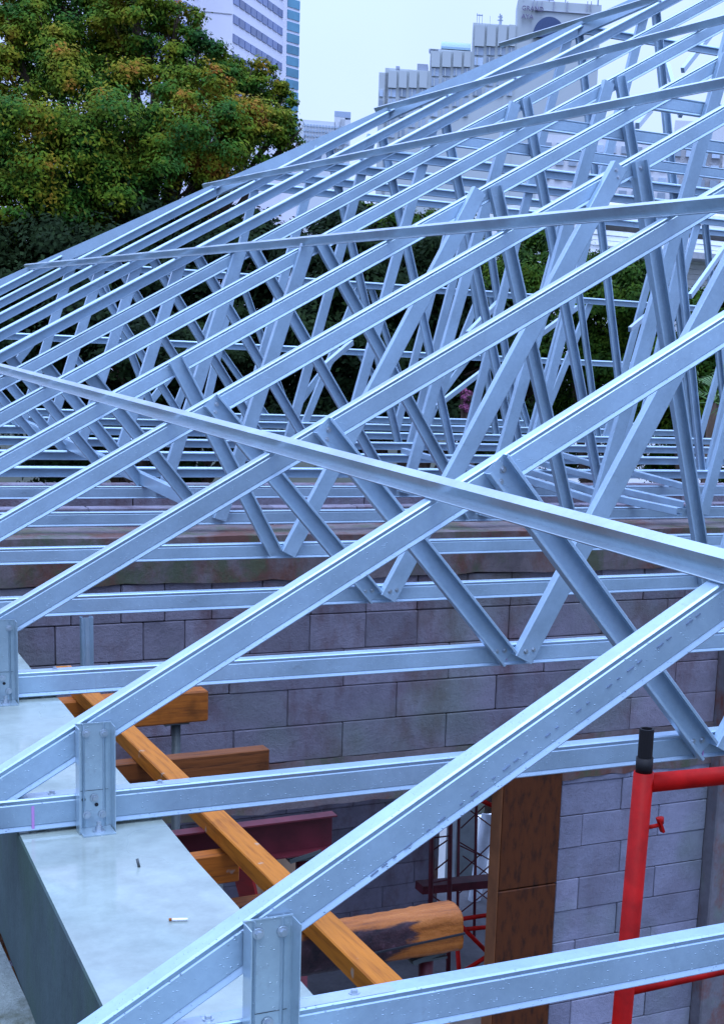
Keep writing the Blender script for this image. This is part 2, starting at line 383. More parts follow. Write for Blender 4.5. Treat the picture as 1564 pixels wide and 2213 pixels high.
def truss(n):
    Y = n-1; t = empty('roof_truss', (0, Y, 0), NAMES[n], 'roof truss', 'steel roof trusses in a row')
    op = n >= 8; ck = 'chord_open' if op else 'chord'
    member('bottom_chord', (-0.56, -0.0305), (XR, -0.0305), ck, t)
    xe = hip_x(n)
    member('top_chord', tc_center(-0.66), tc_center(xe), ck, t, yoff=0.0024)
    yc = 0.0 if not op else 0.0
    W = []
    if n in (2, 3, 4): W += [((0.563, 0.622), (1.150, -0.040), 0)]
    elif n == 1: W += [((0.563, 0.622), (1.150, -0.040), 0)]
    elif n == 5: W += [((0.722, 0.714), (1.128, -0.036), 0)]
    elif n <= 11: W += [((0.60, 0.64), (1.150, -0.036), 0)]
    if n == 5: W += [((1.180, -0.042), (1.970, 1.448), 1), ((2.042, 1.470), (2.530, -0.036), 0), ((2.58, -0.036), (3.15, 2.13), 1)]
    elif n < 5: W += [((1.190, -0.042), (2.025, 1.485), 1), ((2.112, 1.510), (2.545, -0.036), 0), ((2.60, -0.036), (3.15, 2.13), 1)]
    elif n <= 11:
        W += [((1.200, -0.036), (1.600, 1.225), 1), ((1.655, 1.255), (2.500, -0.036), 0)]
        if n <= 10: W += [((2.57, -0.036), (3.15, 2.13), 1)]
        else: W += [((2.57, -0.036), (3.0, 1.9), 1)]
    if n <= 10: W += [((3.215, 2.165), (3.86, -0.036), 0)]
    if n <= 9: W += [((3.92, -0.036), (4.62, 2.98), 1), ((4.70, 3.02), (5.35, -0.036), 0), ((5.4, -0.036), (6.15, 3.87), 1), ((6.2, 3.9), (6.9, -0.036), 0)]
    if n in (10, 11):
        o_ = 0.0 if n == 10 else 0.3
        for q_ in range(4): W += [((3.95+q_*1.05+o_, -0.036), (4.42+q_*1.05+o_, 1.87), 1), ((4.50+q_*1.05+o_, 1.87), (4.93+q_*1.05+o_, -0.036), 0)]
    if n == 12: W += [((0.9, 0.80), (1.3, -0.036), 0), ((1.4, -0.036), (1.8, 1.22), 1), ((2.0, 1.22), (2.5, -0.036), 0), ((2.6, -0.036), (3.1, 1.22), 1), ((3.2, 1.22), (3.7, -0.036), 0), ((3.8, -0.036), (4.3, 1.22), 1), ((4.4, 1.22), (4.9, -0.036), 0), ((5.0, -0.036), (5.5, 1.22), 1), ((5.6, 1.22), (6.1, -0.036), 0), ((6.2, -0.036), (6.7, 1.22), 1)]
    if n == 13: W += [((0.7, 0.62), (1.1, -0.036), 0), ((1.2, -0.036), (1.7, 0.62), 1), ((1.9, 0.62), (2.4, -0.036), 0), ((2.6, -0.036), (3.1, 0.62), 1), ((3.3, 0.62), (3.8, -0.036), 0), ((4.0, -0.036), (4.5, 0.62), 1), ((4.7, 0.62), (5.2, -0.036), 0), ((5.4, -0.036), (5.9, 0.62), 1), ((6.1, 0.62), (6.6, -0.036), 0)]
    yw = -mm(34)
    for a, b, k in W:
        w = member('web_member', a, b, 'web_closed' if k else 'web_open', t, yoff=(mm(78) if (n >= 8 or (n >= 6 and a == (0.60, 0.64))) else 0.0))
        if n <= 4:
            d = np.array(b)-np.array(a); d /= np.linalg.norm(d)
            yy = -mm(39) if k else -mm(5)
            for e_, s_ in ((a, 1), (b, -1)):
                q = np.array(e_) + d*s_*0.024
                pp = np.array([-d[1], d[0]])
                screw(w, q[0]+pp[0]*0.008, yy, q[1]+pp[1]*0.008)
                screw(w, q[0]-pp[0]*0.012+d[0]*s_*0.016, yy, q[1]-pp[1]*0.012+d[1]*s_*0.016, s=0.9)
    # collar ties / flat tops
    if 4 <= n <= 11: member('collar_tie', (2.80, 1.897), (XR, 1.897), ck, t, yoff=0.0048)
    if n == 9: member('upper_tie', (4.72, 3.02), (6.3, 3.03), ck, t, yoff=0.0048)
    if n == 12: member('flat_top_chord', (1.66, 1.225), (XR, 1.225), ck, t, yoff=0.0048)
    if n == 13: member('flat_top_chord', (0.56, 0.615), (XR, 0.615), ck, t, yoff=0.0048)
    # heel bracket: open channel towards the camera with a folded foot
    hb = _cache.get('hb')
    if hb is None:
        w = 0.066; mb = MB()
        prof = [(w/2, -mm(40)), (w/2, -mm(3)), (w/2-mm(3), 0), (w/2-mm(14), 0), (w/2-mm(17), -mm(2.5)), (w/2-mm(20), 0), (-w/2+mm(20), 0), (-w/2+mm(17), -mm(2.5)), (-w/2+mm(14), 0), (-w/2+mm(3), 0), (-w/2, -mm(3)), (-w/2, -mm(40))]
        sweep(prof, (-0.2430, -mm(2.5), -0.0670), (-0.2430, -mm(2.5), 0.135), (1, 0, 0), (0, 1, 0), mb, mm(2))
        mb.box((-0.2430-w/2+mm(4), -mm(62), -0.0678), (-0.2430+w/2-mm(4), -mm(5.5), -0.0655))
        mb.box((-0.2430-w/2, -mm(5.6), 0.1352), (-0.2430+w/2, -mm(0.8), 0.1372))
        hb = _cache['hb'] = make_mesh('heel_bracket', mb.v, mb.f, BRACKET)
        bb = MB(); bb.frustum((0, 0, 0), (0, 0, mm(3)), mm(14), mm(14), 16); bb.frustum((0, 0, mm(3)), (0, 0, mm(12)), mm(9), mm(8.5), 6); bb.frustum((0, 0, mm(12)), (0, 0, mm(22)), mm(5), mm(5), 8)
        _cache['ab'] = make_mesh('anchor_bolt', bb.v, bb.f, SCREW)
        pb = MB(); pb.box((-0.36, mm(1), mm(0.3)), (-0.06, mm(33), mm(2.4))); _cache['sp'] = make_mesh('splice_plate', pb.v, pb.f, steel_plate)
        hm = MB(); hm.frustum((0, 0, 0), (0, -mm(0.5), 0), mm(4.5), mm(4.5), 10); _cache['hole'] = make_mesh('bolt_hole', hm.v, hm.f, DARKHOLE)
    if n <= 8:
        b = link_mesh('heel_bracket', hb, t)
        if n <= 4:
            yb = -mm(6.5)
            for x, z in ((-0.257, 0.118), (-0.224, 0.116), (-0.257, -0.040), (-0.228, -0.042), (-0.2425, -0.008)): screw(b, x, yb, z)
            link_mesh('bolt_hole', _cache['hole'], b, (-0.2385, -mm(5.2), -0.022)); link_mesh('bolt_hole', _cache['hole'], b, (-0.262, -mm(5.2), -0.010))
            pm = MB(); pm.box((-0.268, -mm(5.6), 0.0065), (-0.2165, -mm(5.2), 0.0072)); pm.build('pencil_line', DARKHOLE, b)
            link_mesh('anchor_bolt', _cache['ab'], b, (-0.240, -mm(36), -0.0655))
            sp = link_mesh('splice_plate', _cache['sp'], t)
            for x in (-0.315, -0.115): screw(sp, x, mm(18), mm(2.4), up=True)
    return t
steel_plate = steel_mat('plate_steel', (0.42, 0.52, 0.60), 0.34, 0.5)

# =================================================================== LARGE STRUCTURE
# ground
g = MB(); g.box((-2500, -2500, -7.2), (2500, 2500, -7.0)); tag(g.build('ground', simple('ground_soil', (0.035, 0.04, 0.025), 0.9, scale=0.5)), kind='structure')
sl = MB(); sl.box((-0.3, -2.5, -3.6), (7.0, 8.35, -3.5)); tag(sl.build('floor', SLAB), kind='structure')

# edge beam under the truss feet and the ledge outside it
eb = MB()
nseg = 60
top = []
for i in range(nseg+1):
    y = -1.1 + i*(12.9+1.1)/nseg
    jr = (rnd.random()-0.5)*0.007
    xl = -0.400 + 0.0235*(y-0.19)*1.15; xl = min(xl, -0.36) if y > 2 else xl
    top.append((y, xl, -0.113+jr))
vs = []; fs = []
for (y, xl, xr) in top:
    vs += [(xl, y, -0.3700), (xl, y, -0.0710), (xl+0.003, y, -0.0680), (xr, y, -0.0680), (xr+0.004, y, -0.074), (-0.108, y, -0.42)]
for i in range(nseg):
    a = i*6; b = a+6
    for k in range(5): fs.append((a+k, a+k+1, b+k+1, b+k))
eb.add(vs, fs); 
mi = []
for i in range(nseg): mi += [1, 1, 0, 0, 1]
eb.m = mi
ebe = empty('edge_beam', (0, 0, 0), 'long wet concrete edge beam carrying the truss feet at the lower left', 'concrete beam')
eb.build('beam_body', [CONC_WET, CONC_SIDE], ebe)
lg = MB(); 
N = 40; vs = []; fs = []
for i in range(N+1):
    for j in range(13):
        x = -0.3800 - j*0.12; y = -1.0 + i*0.15
        z = -0.366 + (0 if j == 0 else (rnd.random()-0.5)*0.012)
        vs.append((x, y, z))
for i in range(N):
    for j in range(12):
        a = i*13+j; fs.append((a, a+13, a+14, a+1))
lg.add(vs, fs); tag(lg.build('rough_ledge', CONC_ROUGH), 'rough mossy concrete ledge outside the edge beam in the lower left corner', 'concrete ledge')

# block wall under the fifth truss
YW = 4.35
def wall_blocks(parent, y, rows, mat, depth=0.12, name='block'):
    for z0, z1, xs in rows:
        for a, b in zip(xs[:-1], xs[1:]):
            g_ = mm(rnd.choice((3, 4, 5))); dy = mm(rnd.uniform(-3.5, 3.5)); mb = MB()
            mb.box((a+g_/2, y+dy, z0+g_/2), (b-g_/2, y+depth, z1-g_/2), 0, mm(rnd.uniform(2.5, 6)))
            o = mb.build(name, mat, parent)
bw = empty('block_wall', (0, 0, 0), 'grey aerated block wall across the middle, below the trusses, with timber door lining', 'block wall')
xe2 = 3.64
up_rows = [(-0.375, -0.212, [0.10, 0.40, 0.60, 0.78, 0.98, 1.2, 1.42, 1.68, 1.93, 2.18, 2.41, 2.66, 2.9, 3.15, 3.4, 3.64]),
 (-0.536, -0.375, [0.10, 0.185, 0.337, 0.46, 0.69, 0.865, 1.15, 1.418, 1.68, 1.934, 2.407, 2.92, 3.30, 3.64]),
 (-0.708, -0.536, [0.10, 0.55, 1.06, 1.58, 2.10, 2.61, 3.12, 3.64]),
 (-0.875, -0.708, [0.10, 0.29, 0.81, 1.323, 1.843, 2.356, 2.87, 3.38, 3.64]),
 (-1.039, -0.875, [0.10, 0.56, 1.08, 1.584, 2.098, 2.61, 3.12, 3.64])]
wall_blocks(bw, YW, up_rows, BLOCK)
low = []
z = -1.262; k = 0
xsA = [2.745, 3.12, 3.64]; 
while z > -3.4:
    h_ = 0.03 if k == 0 else 0.1685
    offs = [[2.748, 3.11, 3.14, 3.64], [2.748, 2.93, 3.36, 3.64], [2.748, 3.12, 3.64]]
    xs = [[2.748, 3.15, 3.64], [2.748, 3.105, 3.64], [2.748, 2.88, 3.34, 3.64], [2.748, 3.12, 3.64], [2.748, 2.87, 3.33, 3.64]][k if k < 2 else (2 if k % 2 == 0 else 3)]
    low.append((z-h_, z, xs)); z -= h_; k += 1
wall_blocks(bw, YW+0.002, low, BLOCK_LOW)
mb = MB(); mb.box((0.10, YW+0.012, -1.039), (3.64, YW+0.118, -0.212)); mb.box((2.75, YW+0.012, -3.5), (3.64, YW+0.118, -1.26)); mb.build('mortar_joints', MORTAR, bw)
mb = MB()
def ragged(mb, x0, x1, y0, y1, z0, z1, n, j, mi=0):
    """a beam with uneven edges"""
    vs = []; fs = []
    for i in range(n+1):
        x = x0+(x1-x0)*i/n; a, b, c, d = [(rnd.random()-0.5)*j for _ in range(4)]
        vs += [(x, y0+a*0.6, z0+a), (x, y0+b*0.5, z1+b*0.5), (x, y1, z1+c*0.5), (x, y1, z0+d)]
    for i in range(n):
        p = i*4; q = p+4
        for k in range(4): fs.append((p+k, p+(k+1) % 4, q+(k+1) % 4, q+k))
    fs += [(0, 1, 2, 3), (n*4+3, n*4+2, n*4+1, n*4)]
    mb.add(vs, fs, mi)
ragged(mb, 0.08, 3.64, YW-0.012, YW+0.13, -0.212, -0.115, 40, 0.014)
mb.build('ring_beam', BEAM, bw)
mb = MB(); ragged(mb, 0.30, 3.64, YW-0.004, YW+0.13, -1.262, -1.039, 44, 0.016); mb.build('lintel', BEAM, bw)
# second ring beam a little behind, light top ledge
rb2 = MB(); ragged(rb2, -0.3, 7.5, YW+0.50, YW+0.86, -0.36, -0.095, 50, 0.012)
tag(rb2.build('rear_beam', BEAM), 'stained concrete beam with a light wet top lying beyond the block wall', 'concrete beam')
mb = MB(); mb.box((-0.1, YW+0.87, -0.62), (8.0, 8.75, -0.42)); tag(mb.build('upper_slab', concrete_mat('brown_slab', (0.075, 0.06, 0.075), stain=[((0.15, 0.045, 0.03), (0.46, 0.6), 0.7), ((0.16, 0.13, 0.17), (0.55, 0.62), 0.6)], scale=3, bd=0.01)), kind='structure')
for i_, (yb_, lb_) in enumerate(((6.45, 'low block upstand under the seventh and eighth bottom chords'), (7.6, 'low block upstand under the eighth and ninth bottom chords'))):
    ub = empty('low_upstand', (0, 0, 0), lb_, 'low wall'); x_ = -0.1
    while x_ < 7.9:
        mb = MB(); mb.box((x_+mm(3), yb_+mm(rnd.uniform(-3, 3)), -0.42), (x_+0.51, yb_+0.11, -0.17), 0, mm(5)); mb.build('block', BLOCK, ub); x_ += 0.515
# plaster pier on the right
mb = MB(); mb.box((3.642, YW-0.09, -3.5), (4.6, YW+0.2, -0.62), 0, 0.008)
tag(mb.build('plaster_pier', PLASTER), 'stained plaster pier at the right end of the block wall', 'pier')
# plywood lining of the opening
pl = empty('door_lining', (0, 0, 0), 'rust brown plywood boards lining the wall opening, beside the red scaffold', 'plywood lining')
mb = MB(); mb.box((2.405, YW-0.03, -1.79), (2.732, YW+0.07, -1.20), 0, 0.004); mb.build('plywood_board', PLY, pl)
mb = MB(); mb.box((2.402, YW-0.034, -3.5), (2.728, YW+0.07, -1.795), 0, 0.004); mb.build('plywood_board', PLY, pl)
mb = MB(); mb.box((2.396, YW-0.034, -3.5), (2.4015, YW+0.07, -1.22), 0, 0.002); mb.build('edge_strip', PLY_EDGE, pl)
# rear room wall
rw = empty('rear_wall', (0, 0, 0), 'far block wall seen dimly through the opening under the lintel', 'block wall')
YR = 8.1; XRW = onY(936, 1850, YR)[0]
rows = []; z = -1.45; k = 0
while z > -4.0:
    xs = [0.6 + (0.26 if k % 2 else 0)]; 
    while xs[-1] < 3.2: xs.append(xs[-1]+0.515)
    xs = [x for x in xs if x < XRW-0.06]+[XRW]
    rows.append((z-0.167, z, [0.4]+xs)); z -= 0.167; k += 1
wall_blocks(rw, YR, rows, BLOCK)
mb = MB(); mb.box((0.4, YR+0.012, -4.0), (XRW, YR+0.118, -1.45)); mb.build('mortar_joints', MORTAR, rw)
mb = MB(); mb.box((XRW, YR-0.03, -4.0), (XRW+0.03, YR+0.14, -1.3)); mb.build('wall_end_post', PLASTER, rw)

# ---------------------------------------------------------------- trusses
for n in range(1, 14): truss(n)

# purlins: Z sections across the trusses
PURLIN = steel_mat('purlin_steel', (0.46, 0.58, 0.64), 0.36, 0.85)
def purlin(x, y0, y1, label, skew=0.0):
    s_ = np.array([CT, 0, ST]); nn = np.array([-ST, 0, CT]); hP = 0.0350
    x = x + 0.013; base = np.array([x, 0, tcz(x)+0.005]); sk = np.array([skew, 1, skew*M])
    prof = [(mm(3), -mm(16)), (0, -mm(15)), (0, 0), (hP, 0), (hP+mm(0.5), mm(25)), (hP-mm(6), mm(26.5))]
    mb = sweep(prof, base+sk*y0, base+sk*y1, nn, s_, None, mm(1.6))
    o = mb.build('purlin', PURLIN); return tag(o, label, 'purlin', 'purlins lying across the top chords')
purlin(0.425, -0.34, 12.9, 'lowest purlin, falling from the left edge to the right edge before the webs')
purlin(1.628, -0.34, 11.35, 'second purlin up the roof, ending at the left beside the dark trees', -0.013)
purlin(2.655, -0.34, 10.32, 'third purlin up the roof, its free end against the orange tinged tree')
purlin(3.665, -0.34, 9.28, 'fourth purlin up the roof, its free end in front of the stepped building')
purlin(4.70, 0.0, 9.30, 'topmost purlin in the upper right corner, its end standing clear of the hip')
# hip rafter
p0 = np.array([0.45, 12.30, tcz(0.45)-0.03]); p1 = np.array([5.6, 7.15, tcz(5.6)-0.03])
mb = MB(); mb.obox(p0, p1, 0.045, 0.085); tag(mb.build('hip_rafter', STEEL), 'dark hip rafter closing the far edge of the roof against the trees', 'hip rafter')
# runner lying on bottom chords, behind third and fourth trusses
mb = sweep(c_profile(H, FL, 1, False), (1.172, 10.8, 0.035), (1.088, 5.20, 0.035), (0, 0, 1), (1, 0, 0)); tag(mb.build('brace_runner', STEEL), 'channel brace slanting across the bottom chords at middle left', 'brace')
# upright stud by the wall at left
mb = sweep(c_profile(0.034, mm(30), 1, True), (onY(190, 1390, 2.9)[0], 2.9, onY(190, 1480, 2.9)[2]), (onY(190, 1390, 2.9)[0], 2.9, -0.05), (1, 0, 0), (0, 1, 0)); tag(mb.build('wall_stud', STEEL), 'short upright steel stud hanging under the fourth bottom chord at the left', 'stud')
# loose channels on the bottom chords
LOOSE = [((920, 988), (1100, 1035)), ((1160, 1000), (1295, 1036)), ((1160, 1026), (1290, 1066)), ((1160, 1044), (1285, 1084)), ((1215, 985), (1305, 1012)),
         ((1385, 1028), (1474, 1052)), ((1362, 1066), (1476, 1092)), ((1350, 1082), (1462, 1106))]
LL = ['leftmost loose channel lying across the bottom chords, left of the long diagonal web', 'upper channel of the loose bundle in the middle', 'second channel of the loose bundle in the middle',
      'lowest channel of the loose bundle, dark hollow end showing', 'short loose channel above the bundle', 'loose channel on the right, farthest of three beside the diagonal web',
      'middle one of three loose channels at the right with its end free', 'nearest of three loose channels at the right, dark box end showing']
for i, (a, b) in enumerate(LOOSE):
    zz = 0.03 + mm(2)*(i % 3)
    A = onZ(a[0], a[1], zz); B = onZ(b[0], b[1], zz); A = A + (A-B)*0.35
    d = (B-A)/np.linalg.norm(B-A); side = np.cross([0, 0, 1], d)
    mb = sweep(c_profile(0.036, mm(40), 1, False), A+side*0.0, B, (0, 0, 1), side)
    tag(mb.build('loose_channel', STEEL), LL[i], 'steel channel', 'loose channels left on the bottom chords')
# thin diagonal braces between far trusses
BR = [((1010, 722), (1075, 655), 8.4), ((1150, 735), (1245, 665), 9.5), ((895, 838), (1050, 725), 9.0), ((940, 880), (1045, 800), 10.0), ((1490, 640), (1570, 528), 8.2), ((690, 800), (760, 740), 9.0), ((1360, 712), (1410, 670), 9.6), ((1474, 152), (1545, 62), 8.6), ((1376, 272), (1406, 236), 7.5), ((1470, 250), (1440, 140), 8.3)]
BL = ['short diagonal brace in front of the trees in the middle', 'diagonal brace behind the long web right of the middle', 'diagonal brace with bright top over the pink flowers', 'lower stub of diagonal brace beside the pink flowers',
      'dark diagonal brace at the right edge before the white house', 'diagonal brace left of the middle over dark foliage', 'small diagonal brace right of middle', 'dark diagonal brace against the sky near the top right corner', 'tiny diagonal brace under the start of the collar tie at the upper right', 'upright brace against the sky at the upper right']
for (a, b, Y), l in zip(BR, BL):
    A = onY(a[0], a[1], Y); B = onY(b[0], b[1], Y+0.4)
    mb = MB(); mb.obox(A, B, mm(36), mm(50)); tag(mb.build('diagonal_brace', STEEL), l, 'brace', 'diagonal braces among the far trusses')

# mill print along the nearest truss
def mill_print(parent, p0, p1, n):
    mb = MB(); p0 = np.array(p0); p1 = np.array(p1); d = (p1-p0)/n; u = np.array([-d[1], d[0]])/np.linalg.norm(d)*mm(1.1)
    for i in range(n):
        if (i*7) % 11 < 3: continue
        a = p0+d*(i+0.15); b = p0+d*(i+0.15+0.25+0.4*((i*5) % 3)/2); y = mm(1.0)
        c = [a-u, b-u, b+u, a+u]; mb.add([(q[0], y, q[1]) for q in c] + [(q[0], y+mm(1.5), q[1]) for q in c], [(0, 1, 2, 3), (7, 6, 5, 4), (0, 4, 5, 1), (1, 5, 6, 2), (2, 6, 7, 3), (3, 7, 4, 0)])
    o = mb.build('mill_print', PRINT, parent); tag(o, kind='stuff')
PRINT = simple('print_ink', (0.13, 0.18, 0.26), 0.6)
mill_print(bpy.data.objects['roof_truss'], (0.0, -0.030), (1.0, -0.024), 60)
mill_print(bpy.data.objects['roof_truss'], (-0.12, 0.16), (0.42, 0.52), 34)
mill_print(bpy.data.objects['roof_truss.001'], (0.62, -0.045), (0.95, -0.012), 16)
mill_print(bpy.data.objects['roof_truss.002'], (0.70, -0.03), (1.02, -0.048), 14)

# mortar bed and small things on the edge beam
for n in range(1, 5):
    mb = MB(); ragged(mb, -0.355, -0.112, n-1+0.008, n-1+0.03, -0.0680, -0.0610, 30, 0.004)
    tag(mb.build('mortar_bed', CONC_ROUGH), ['rough mortar bed under the nearest bottom chord', 'rough mortar bed under the second bottom chord', 'rough mortar bed under the third bottom chord', 'rough mortar bed under the fourth bottom chord'][n-1], 'mortar bed', 'mortar beds under the truss feet')
q = onZ(385, 1987, -0.0645); cb = empty('cigarette_butt', tuple(q), 'white cigarette butt with a brown end lying on the wet concrete', 'cigarette butt')
d = Vector((0.018, -0.006, 0)); mb = MB(); mb.frustum(-d*0.5, d*0.8, mm(2.8), mm(2.6), 10); mb.build('paper', WHITE, cb); mb = MB(); mb.frustum(-d*0.75, -d*0.5, mm(2.9), mm(2.9), 10); mb.build('filter', WOOD_X, cb)
q = onZ(301, 1874, -0.0680); mb = MB(); mb.frustum(q, q+np.array([-0.002, 0.006, 0.014]), mm(3), mm(3), 8); tag(mb.build('rebar_stub', GREYSTEEL), 'short thin steel stub standing out of the wet concrete', 'rebar stub')
mk = MB(); q = onY(72, 1775, 1.0); mk.box((q[0]-mm(3), 1.0-mm(0.9), -0.060), (q[0]+mm(3), 1.0-mm(0.3), -0.014)); 
mk.build('marker_line', PINKMARK, bpy.data.objects['roof_truss.001'], (0, -1.0, 0))
for (x_, y_, n) in ((1518, 1625, 2), (1094, 1418, 3)):
    mk = MB(); q = onY(x_, y_, n-1.0); mk.box((q[0]-mm(1.6), -mm(0.9), q[2]-0.012), (q[0]+mm(1.6), -mm(0.3)+mm(2.5), q[2]+0.012))
    mk.build('marker_line', PINKMARK, bpy.data.objects['roof_truss.%03d' % (n-1)])

# ---------------------------------------------------------------- timbers and props inside the opening
def timber(name, a, b, w, h, mat, label, cat, group=None, bev=0.003):
    mb = MB(); L = math.dist(a, b); mb.box((0, -w/2, -h), (L, w/2, 0), 0, bev)
    o = mb.build(name, mat, None, a); o.rotation_euler = (0, -math.asin((b[2]-a[2])/L), math.atan2(b[1]-a[1], b[0]-a[0]))
    return tag(o, label, cat, group)
ZB = -0.445
mb = MB(); A = (0.222, 0.55, 0); 
o = timber('timber_batten', (0.300, 0.45, -0.398), (0.246, 3.75, -0.398), 0.062, 0.047, WOOD_Y, 'long orange pine batten running beside the concrete beam over the bearers', 'timber batten')
o.data.materials.clear(); o.data.materials.append(BATTEN)
GB = 'timber bearers sticking out from under the concrete beam'
timber('timber_bearer', (-0.3, 3.42, ZB), (0.692, 3.46, ZB), 0.075, 0.115, WOOD_X, 'thick squared timber bearer carried by the steel prop head', 'timber bearer', GB, 0.006)
timber('timber_bearer', (-0.3, 2.62, ZB), (0.655, 2.66, ZB), 0.055, 0.090, OLDWOOD, 'long timber bearer under the batten, right of the second bracket', 'timber bearer', GB)
timber('timber_bearer', (-0.3, 2.44, ZB-0.02), (0.36, 2.45, ZB-0.02), 0.05, 0.06, WOOD_X, 'short timber bearer tucked against the long one beside the concrete', 'timber bearer', GB)
timber('timber_bearer', (-0.3, 1.82, ZB-0.02), (0.30, 1.84, ZB-0.02), 0.05, 0.080, WOOD_X, 'timber bearer just in front of the maroon steel channel', 'timber bearer', GB)
timber('timber_bearer', (-0.3, 1.74, ZB-0.13), (0.36, 1.76, ZB-0.13), 0.06, 0.05, OLDWOOD, 'low timber bearer in the shadow under the concrete edge', 'timber bearer', GB)
# maroon channel
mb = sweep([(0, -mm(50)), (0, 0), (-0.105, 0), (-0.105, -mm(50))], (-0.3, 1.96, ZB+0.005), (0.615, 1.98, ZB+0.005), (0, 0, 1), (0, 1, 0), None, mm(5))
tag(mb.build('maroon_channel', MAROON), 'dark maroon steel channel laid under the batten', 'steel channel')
# log
lg = empty('log_bearer', (0, 1.27, ZB-0.062), 'dark barked log bearer with an orange sawn split end under the batten', 'log')
mb = MB(); pts = [(-0.35, 0), (-0.05, 0.003), (0.2, -0.002), (0.42, 0.002)]
vs = []; fs = []; nn = 40
xs = np.linspace(-0.35, 0.655, 90)
for i, x in enumerate(xs):
    for k in range(nn):
        t_ = 2*math.pi*k/nn; r = 0.057*(1+0.05*math.sin(3*t_+x*5)+rnd.uniform(-0.02, 0.02)); sq = min(1, max(0, (x-0.38)/0.2)); c1, s1 = math.cos(t_), math.sin(t_); r *= 1+sq*(min(1/max(abs(c1), abs(s1)), 1.25)-1)*0.8; vs.append((x, r*c1*(1-0.1*sq), r*s1*(1-0.10*sq)))
for i in range(len(xs)-1):
    for k in range(nn): fs.append((i*nn+k, i*nn+(k+1) % nn, (i+1)*nn+(k+1) % nn, (i+1)*nn+k))
side_n = len(fs); fs.append(tuple(reversed(range((len(xs)-1)*nn, len(xs)*nn))))
def log_mat():
    mt, t, b = nodes_mat('log_bark_and_sawn'); b.inputs['Specular IOR Level'].default_value = 0.3
    tcx = t.nodes.new('ShaderNodeTexCoord'); sp = t.nodes.new('ShaderNodeSeparateXYZ'); t.links.new(tcx.outputs['Object'], sp.inputs[0])
    n = noise(t, 7, 5, 0.6, stretch=(0.5, 2, 2)); g_ = noise(t, 8, 6, 0.6, stretch=(0.7, 7, 7)); k_ = noise(t, 22, 6, 0.7)
    def math_(op, a, b_):
        m_ = t.nodes.new('ShaderNodeMath'); m_.operation = op
        for q, v in ((0, a), (1, b_)):
            if isinstance(v, (int, float)): m_.inputs[q].default_value = v
            else: t.links.new(v, m_.inputs[q])
        return m_.outputs[0]
    nz = math_('MULTIPLY', math_('SUBTRACT', n.outputs[0], 0.5), 0.5)
    zz = math_('MULTIPLY', sp.outputs[2], -0.9)
    f1 = rng(t, math_('ADD', math_('ADD', sp.outputs[0], nz), zz), 0.61, 0.65)
    f2 = rng(t, math_('ADD', sp.outputs[2], math_('MULTIPLY', nz, 0.12)), 0.050, 0.058)
    mk_ = math_('MAXIMUM', f1, f2)
    saw = cramp(t, g_.outputs[0], [(0.3, (0.13, 0.038, 0.008)), (0.5, (0.34, 0.10, 0.014)), (0.75, (0.44, 0.15, 0.03))]).outputs[0]
    brk = cramp(t, k_.outputs[0], [(0.35, (0.010, 0.006, 0.010)), (0.6, (0.05, 0.022, 0.028)), (0.72, (0.16, 0.09, 0.12))]).outputs[0]
    t.links.new(mixc(t, mk_, brk, saw), b.inputs['Base Color']); b.inputs['Roughness'].default_value = 0.5
    bump(t, b, k_.outputs[0], 0.8, 0.008); return mt
mb.sm = set(range(side_n)); mb.add(vs, fs); mb.build('log_body', log_mat(), lg)
ck = MB(); ck.obox((0.36, -0.0605, -0.014), (0.657, -0.0545, -0.001), 0.004, 0.0045); ck.build('split_crack', DARKHOLE, lg)
# props
def prop(x, y, ztop, label, mat=GREYSTEEL, head=True, r=0.02):
    t = empty('steel_prop', (x, y, 0), label, 'steel prop', 'steel props below the bearers')
    mb = MB(); mb.frustum((0, 0, -3.5), (0, 0, ztop), r, r, 12); mb.build('tube', mat, t)
    if head:
        mb = MB(); mb.box((-0.05, -0.032, ztop), (0.04, 0.032, ztop+0.005)); mb.obox((-0.05, -0.036, ztop+0.004), (0.04, -0.034, ztop+0.022), mm(3), 0.012); mb.build('head', GREYSTEEL, t)
    return t
prop(0.585, 3.46, ZB-0.122, 'grey screw prop with a fork head holding the thick bearer end', r=0.016)
prop(0.50, 2.66, ZB-0.098, 'grey prop under the long bearer, mostly hidden behind it', r=0.018)
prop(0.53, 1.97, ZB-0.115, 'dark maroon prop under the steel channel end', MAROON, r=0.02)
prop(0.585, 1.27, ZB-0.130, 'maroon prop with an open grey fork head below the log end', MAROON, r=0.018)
# leaning red panel
rp = empty('red_scaffold_leg', (0, 0, 0), 'red steel leg leaning beside the concrete edge under the batten', 'scaffold leg')
mb = MB(); a = onZ(520, 1865, -0.62); b = onZ(545, 1965, -0.95); mb.obox(a, b + (b-a)*1.5, 0.05, 0.03); mb.build('leg', RED, rp)
pn = MB(); a = onZ(600, 1900, -1.0); pn.box((a[0]-0.10, a[1], -3.3), (a[0]+0.09, a[1]+0.02, -0.9)); tag(pn.build('plywood_sheet', simple('pale_plywood', (0.22, 0.15, 0.10), 0.8)), 'pale plywood sheet standing behind the red leg under the batten', 'plywood sheet')

